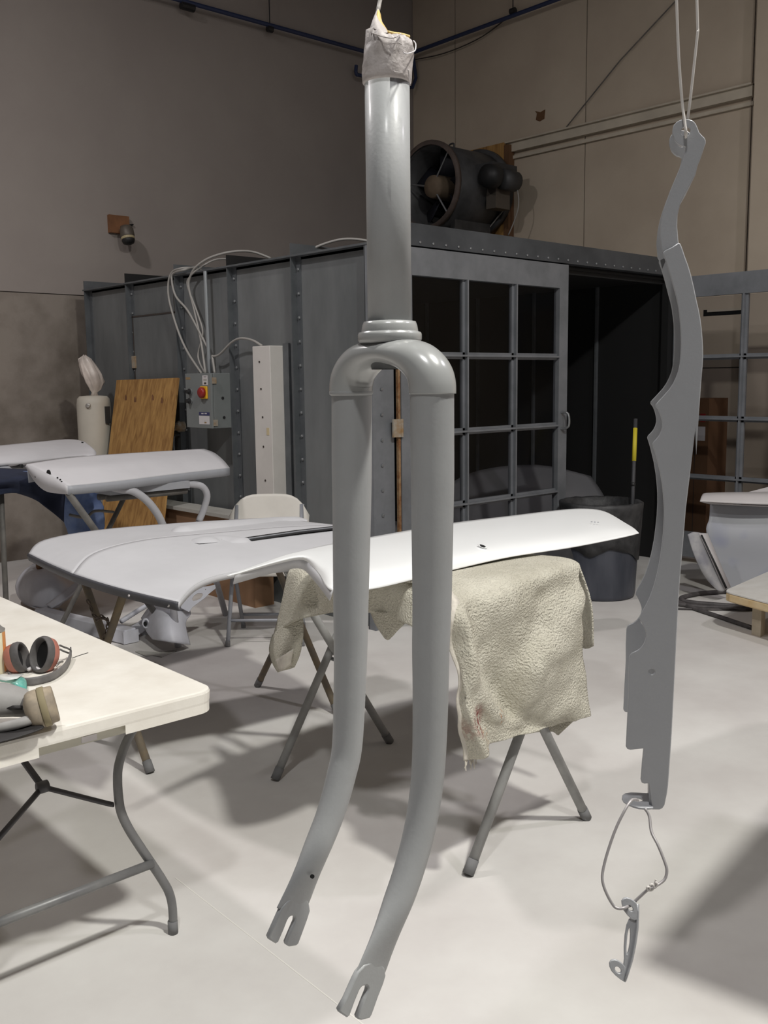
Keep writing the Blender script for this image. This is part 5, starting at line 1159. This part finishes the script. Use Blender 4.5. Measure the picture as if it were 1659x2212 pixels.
MB().tube([b0-dd_*.55, b1], .014, 10).build('handle', 'broom', bs, True)
la, lb2 = P(1370.2, 1000, d=7.0)*1, P(1372.3, 922, d=7.04)
MB().tube([b0+dd_*((1092-997)/187), b0+dd_*((1092-925)/187)], .0155, 12).build('label', 'yellow_label', bs, True)
MB().tube([b0+dd_*.22, b0+dd_*.26], .017, 10).build('collar', 'black', bs, True)
# tyre
tyc = V(4.50, 3.70, .362); tax = V(.35, .93, .12).normalized()
ty = thing('wheel', 'black car tyre standing behind the white fender', 'tyre', (4.50, 3.70, 0))
prof = [(.20, -.085), (.24, -.10), (.30, -.102), (.325, -.09), (.335, -.07), (.338, -.045), (.330, -.043), (.330, -.037), (.339, -.035), (.340, -.002), (.332, 0), (.332, .004), (.340, .006), (.339, .035), (.330, .037), (.330, .043), (.338, .045), (.335, .07), (.325, .09), (.30, .102), (.24, .10), (.20, .085)]
prof = [(r*1.065, h) for r, h in prof]
MB().lathe(prof, tyc, tax, 64, cap=False).build('tread', 'tyre', ty, True)
MB().lathe([(.217, -.085), (.19, -.05), (.06, -.03), (.05, -.05), (.001, -.05)], tyc, tax, 40, cap=False).build('rim', 'rim_steel', ty, True)
MB().lathe([(.217, .085), (.19, .05), (.001, .04)], tyc, tax, 40, cap=False).build('rim_back', 'rim_steel', ty, True)
# panel stored inside the booth
cb2 = thing('stored_panel', 'pale car panel lying in the dark inside the booth', 'car panel', (6.3, 5.0, 0))
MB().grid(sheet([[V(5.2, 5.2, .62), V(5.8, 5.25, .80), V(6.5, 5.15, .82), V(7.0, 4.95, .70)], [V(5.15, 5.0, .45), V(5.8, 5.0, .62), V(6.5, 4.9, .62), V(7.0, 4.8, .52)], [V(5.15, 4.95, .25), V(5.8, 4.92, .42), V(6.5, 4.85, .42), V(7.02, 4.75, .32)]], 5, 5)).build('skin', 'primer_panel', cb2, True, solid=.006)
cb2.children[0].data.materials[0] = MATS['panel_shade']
for x in (5.4, 6.7): MB().tube([V(x, 5.1, .0), V(x, 5.1, .62)], .02, 8).build('support', 'stand_dark', cb2)
# truck bed side piece
bd_ = thing('bed_side', 'pale grey truck bed side panel with flared top lip and scuffed bracket', 'truck panel', (6.5, 3.3, 0))
q = lambda u, v, d: P(u, v, d=d)
MB().grid(sheet([[q(1534, 1088, 6.95), q(1600, 1090, 6.95), q(1680, 1090, 6.9), q(1800, 1088, 6.8)], [q(1532, 1120, 6.94), q(1600, 1122, 6.93), q(1680, 1122, 6.88), q(1800, 1120, 6.78)], [q(1526, 1150, 6.93), q(1590, 1160, 6.9), q(1680, 1165, 6.86), q(1800, 1160, 6.76)], [q(1550, 1210, 6.92), q(1600, 1215, 6.9), q(1680, 1220, 6.86), q(1800, 1215, 6.76)], [q(1578, 1290, 6.90), q(1620, 1295, 6.88), q(1680, 1300, 6.84), q(1800, 1300, 6.74)]], 6, 5)).build('side_skin', 'bed_grey', bd_, True, solid=.006)
MB().grid(sheet([[q(1512, 1083, 6.80), q(1560, 1086, 6.78), q(1660, 1090, 6.75), q(1800, 1090, 6.68)], [q(1516, 1072, 6.85), q(1560, 1070, 6.83), q(1660, 1070, 6.80), q(1800, 1069, 6.7)], [q(1524, 1066, 6.95), q(1570, 1064.5, 6.95), q(1660, 1064.5, 6.92), q(1800, 1063, 6.8)], [q(1560, 1066, 7.15), q(1600, 1066, 7.1), q(1680, 1062, 7.1), q(1800, 1060, 7.0)]], 6, 4)).build('top_lip', 'bed_light', bd_, True, solid=.008)
MB().grid(sheet([[q(1512, 1083, 6.80), q(1560, 1088, 6.80), q(1660, 1093, 6.8), q(1800, 1093, 6.7)], [q(1534, 1089, 6.93), q(1600, 1092, 6.93), q(1680, 1095, 6.9), q(1800, 1095, 6.8)]], 6, 3)).build('lip_underside', 'bed_light', bd_, True, solid=.006)
MB().grid([[q(1608, 1065, 7.1), q(1659, 1052, 7.1), q(1760, 1030, 7.1)], [q(1608, 1068, 7.1), q(1659, 1068, 7.1), q(1760, 1068, 7.1)]]).build('inner_corner', 'bed_light', bd_, solid=.006)
MB().grid(sheet([[q(1485, 1155, 6.75), q(1496, 1150, 6.75), q(1511, 1151, 6.75)], [q(1498, 1195, 6.73), q(1512, 1198, 6.72), q(1524, 1190, 6.75)], [q(1522, 1240, 6.72), q(1535, 1245, 6.7), q(1545, 1235, 6.75)], [q(1550, 1275, 6.7), q(1560, 1278, 6.7), q(1566, 1274, 6.75)]], 4, 6)).build('scuffed_bracket', 'scuffed', bd_, True, solid=.03)
MB().grid([[q(1510, 1152, 6.73), q(1528, 1152, 6.75)], [q(1535, 1205, 6.72), q(1550, 1205, 6.75)], [q(1565, 1275, 6.70), q(1578, 1268, 6.72)]]).build('trim_strip', 'bed_light', bd_, True, solid=.008)
MB().grid([[q(1513, 1155, 6.715), q(1517, 1155, 6.715)], [q(1539, 1210, 6.70), q(1543, 1210, 6.70)], [q(1567, 1272, 6.685), q(1571, 1270, 6.685)]]).build('strip_groove', 'black', bd_, True, solid=.004)
for u in (1590, 1660, 1760):
    p = q(u, 1295, 6.86); MB().box((p.x-.03, p.y-.03, 0), (p.x+.03, p.y+.03, p.z+.03)).build('block', 'leg_wood', bd_)
# low wooden dolly
dl = thing('low_wooden_dolly', 'low wooden platform with worn white top by the hoses', 'platform', (5.8, 2.4, 0))
k0, k1, k2 = P(1563, 1277, z=.25), P(1760, 1203, z=.25), P(1760, 1342, z=.25)
kx = (P(1659, 1235, z=.25)-k0).normalized(); ky = (P(1659, 1302, z=.25)-k0).normalized()
def dpt(a, b, z): v = k0+kx*a+ky*b; return V(v.x, v.y, z)
poly = [dpt(.0, .05, 0), dpt(.015, .015, 0), dpt(.05, 0, 0), dpt(.95, 0, 0), dpt(.95, .9, 0), dpt(0, .9, 0)]
MB().prism([p+UP*.243 for p in poly], V(0, 0, .008)).build('top_skin', 'dolly_top', dl)
MB().prism([p+UP*.19 for p in poly], V(0, 0, .053)).build('board', 'dolly_edge', dl, bevel=.01)
for a, b in ((.14, .22), (.82, .2), (.14, .8), (.82, .8)):
    MB().prism([dpt(a-.035, b-.035, 0), dpt(a+.035, b-.035, 0), dpt(a+.035, b+.035, 0), dpt(a-.035, b+.035, 0)], V(0, 0, .19)).build('leg', 'leg_wood', dl)
# hoses
def hose(px, r, label):
    tag(settle(MB().tube(cat([P(u, v, z=r+.002+dz) for u, v, dz in px], 6), r, 8).build('rubber_hose', 'rubber_hose', smooth=True)), label, 'hose', 'black hoses on the floor')
hose([(1660, 1268, 0), (1560, 1278, 0), (1510, 1282, 0), (1475, 1290, 0), (1474, 1297, 0), (1500, 1302, 0), (1560, 1307, 0), (1640, 1312, 0)], .016, 'black rubber hose bent in a tight U on the floor')
hose([(1440, 1300, 0), (1480, 1307, .0), (1540, 1312, 0), (1600, 1308, .03), (1640, 1298, .03)], .014, 'black rubber hose lying flat across its neighbours')
hose([(1440, 1295, 0), (1470, 1302, 0), (1500, 1314, .0), (1560, 1334, 0), (1625, 1356, 0)], .014, 'black rubber hose running towards the dolly leg')
hose([(1440, 1314, 0), (1520, 1316, 0), (1640, 1317, 0)], .007, 'thin black cord under the thicker hoses')
# tall cartons seen through the open door
for a, b, c, d_, zt_, lbl in ((7.62, 7.95, 4.46, 4.72, 1.36, 'tall brown carton nearer the booth'), (7.66, 7.98, 4.22, 4.45, 1.36, 'tall brown carton with small white shipping label')):
    t = thing('tall_carton', lbl, 'carton', ((a+b)/2, (c+d_)/2, 0), 'tall cartons by the wall')
    MB().box((a, c, 0), (b, d_, zt_)).build('carton', 'cardboard_dark', t)
    if 'label' in lbl:
        MB().box((a-.003, c+.03, 1.0), (a, c+.10, 1.12)).build('shipping_label', 'label_white', t)
        MB().box((a-.002, c+.03, 1.16), (a, c+.08, 1.23)).build('red_mark', 'red_switch', t)
    MB().box((a-.002, c+.12 if c < 4.4 else c+.02, .0), (a, c+.125 if c < 4.4 else c+.025, zt_)).build('seam', 'groove', t)
# added unseen panel and rack, placed so a shadow falls across the floor
e1, e2 = V(.99, .14, 0), V(.14, -.99, 0); pc = V(2.036, .814, 0)
rk = thing('added_rack', 'added unseen grey rack carrying the panel that casts the floor shadow', 'rack', (2.7, .2, 0))
for a, b in ((.25, .2), (1.15, .2), (.25, 1.0), (1.15, 1.0)):
    f = pc+e1*a+e2*b; MB().tube([f+UP*.0, f+UP*1.27], .016, 10).build('leg', 'stand_grey', rk, True)
for b in (.2, 1.0): MB().tube([pc+e1*.15+e2*b+UP*1.27, pc+e1*1.25+e2*b+UP*1.27], .016, 10).build('top_rail', 'stand_grey', rk, True)
for a in (.25, 1.15): MB().tube([pc+e1*a+e2*.2+UP*.5, pc+e1*a+e2*1.0+UP*.5], .012, 10).build('crossbar', 'stand_grey', rk, True)
op = thing('added_panel', 'added unseen grey panel on a rack, casting the floor shadow', 'panel', (2.7, .2, 1.29))
MB().grid(sheet([[pc+e1*a+e2*b+UP*(1.30+.02*math.sin(a*2)) for a in (0, .5, 1.0, 1.4)] for b in (0, .4, .8, 1.25)], 5, 5)).build('skin', 'primer_panel', op, True, solid=.012)
MB().tube([pc+e1*a+e2*b+UP*1.293 for a, b in ((.02, .02), (1.38, .02), (1.38, 1.23), (.02, 1.23))], .006, 6, closed=True).build('rim_flange', 'primer_dark', op)
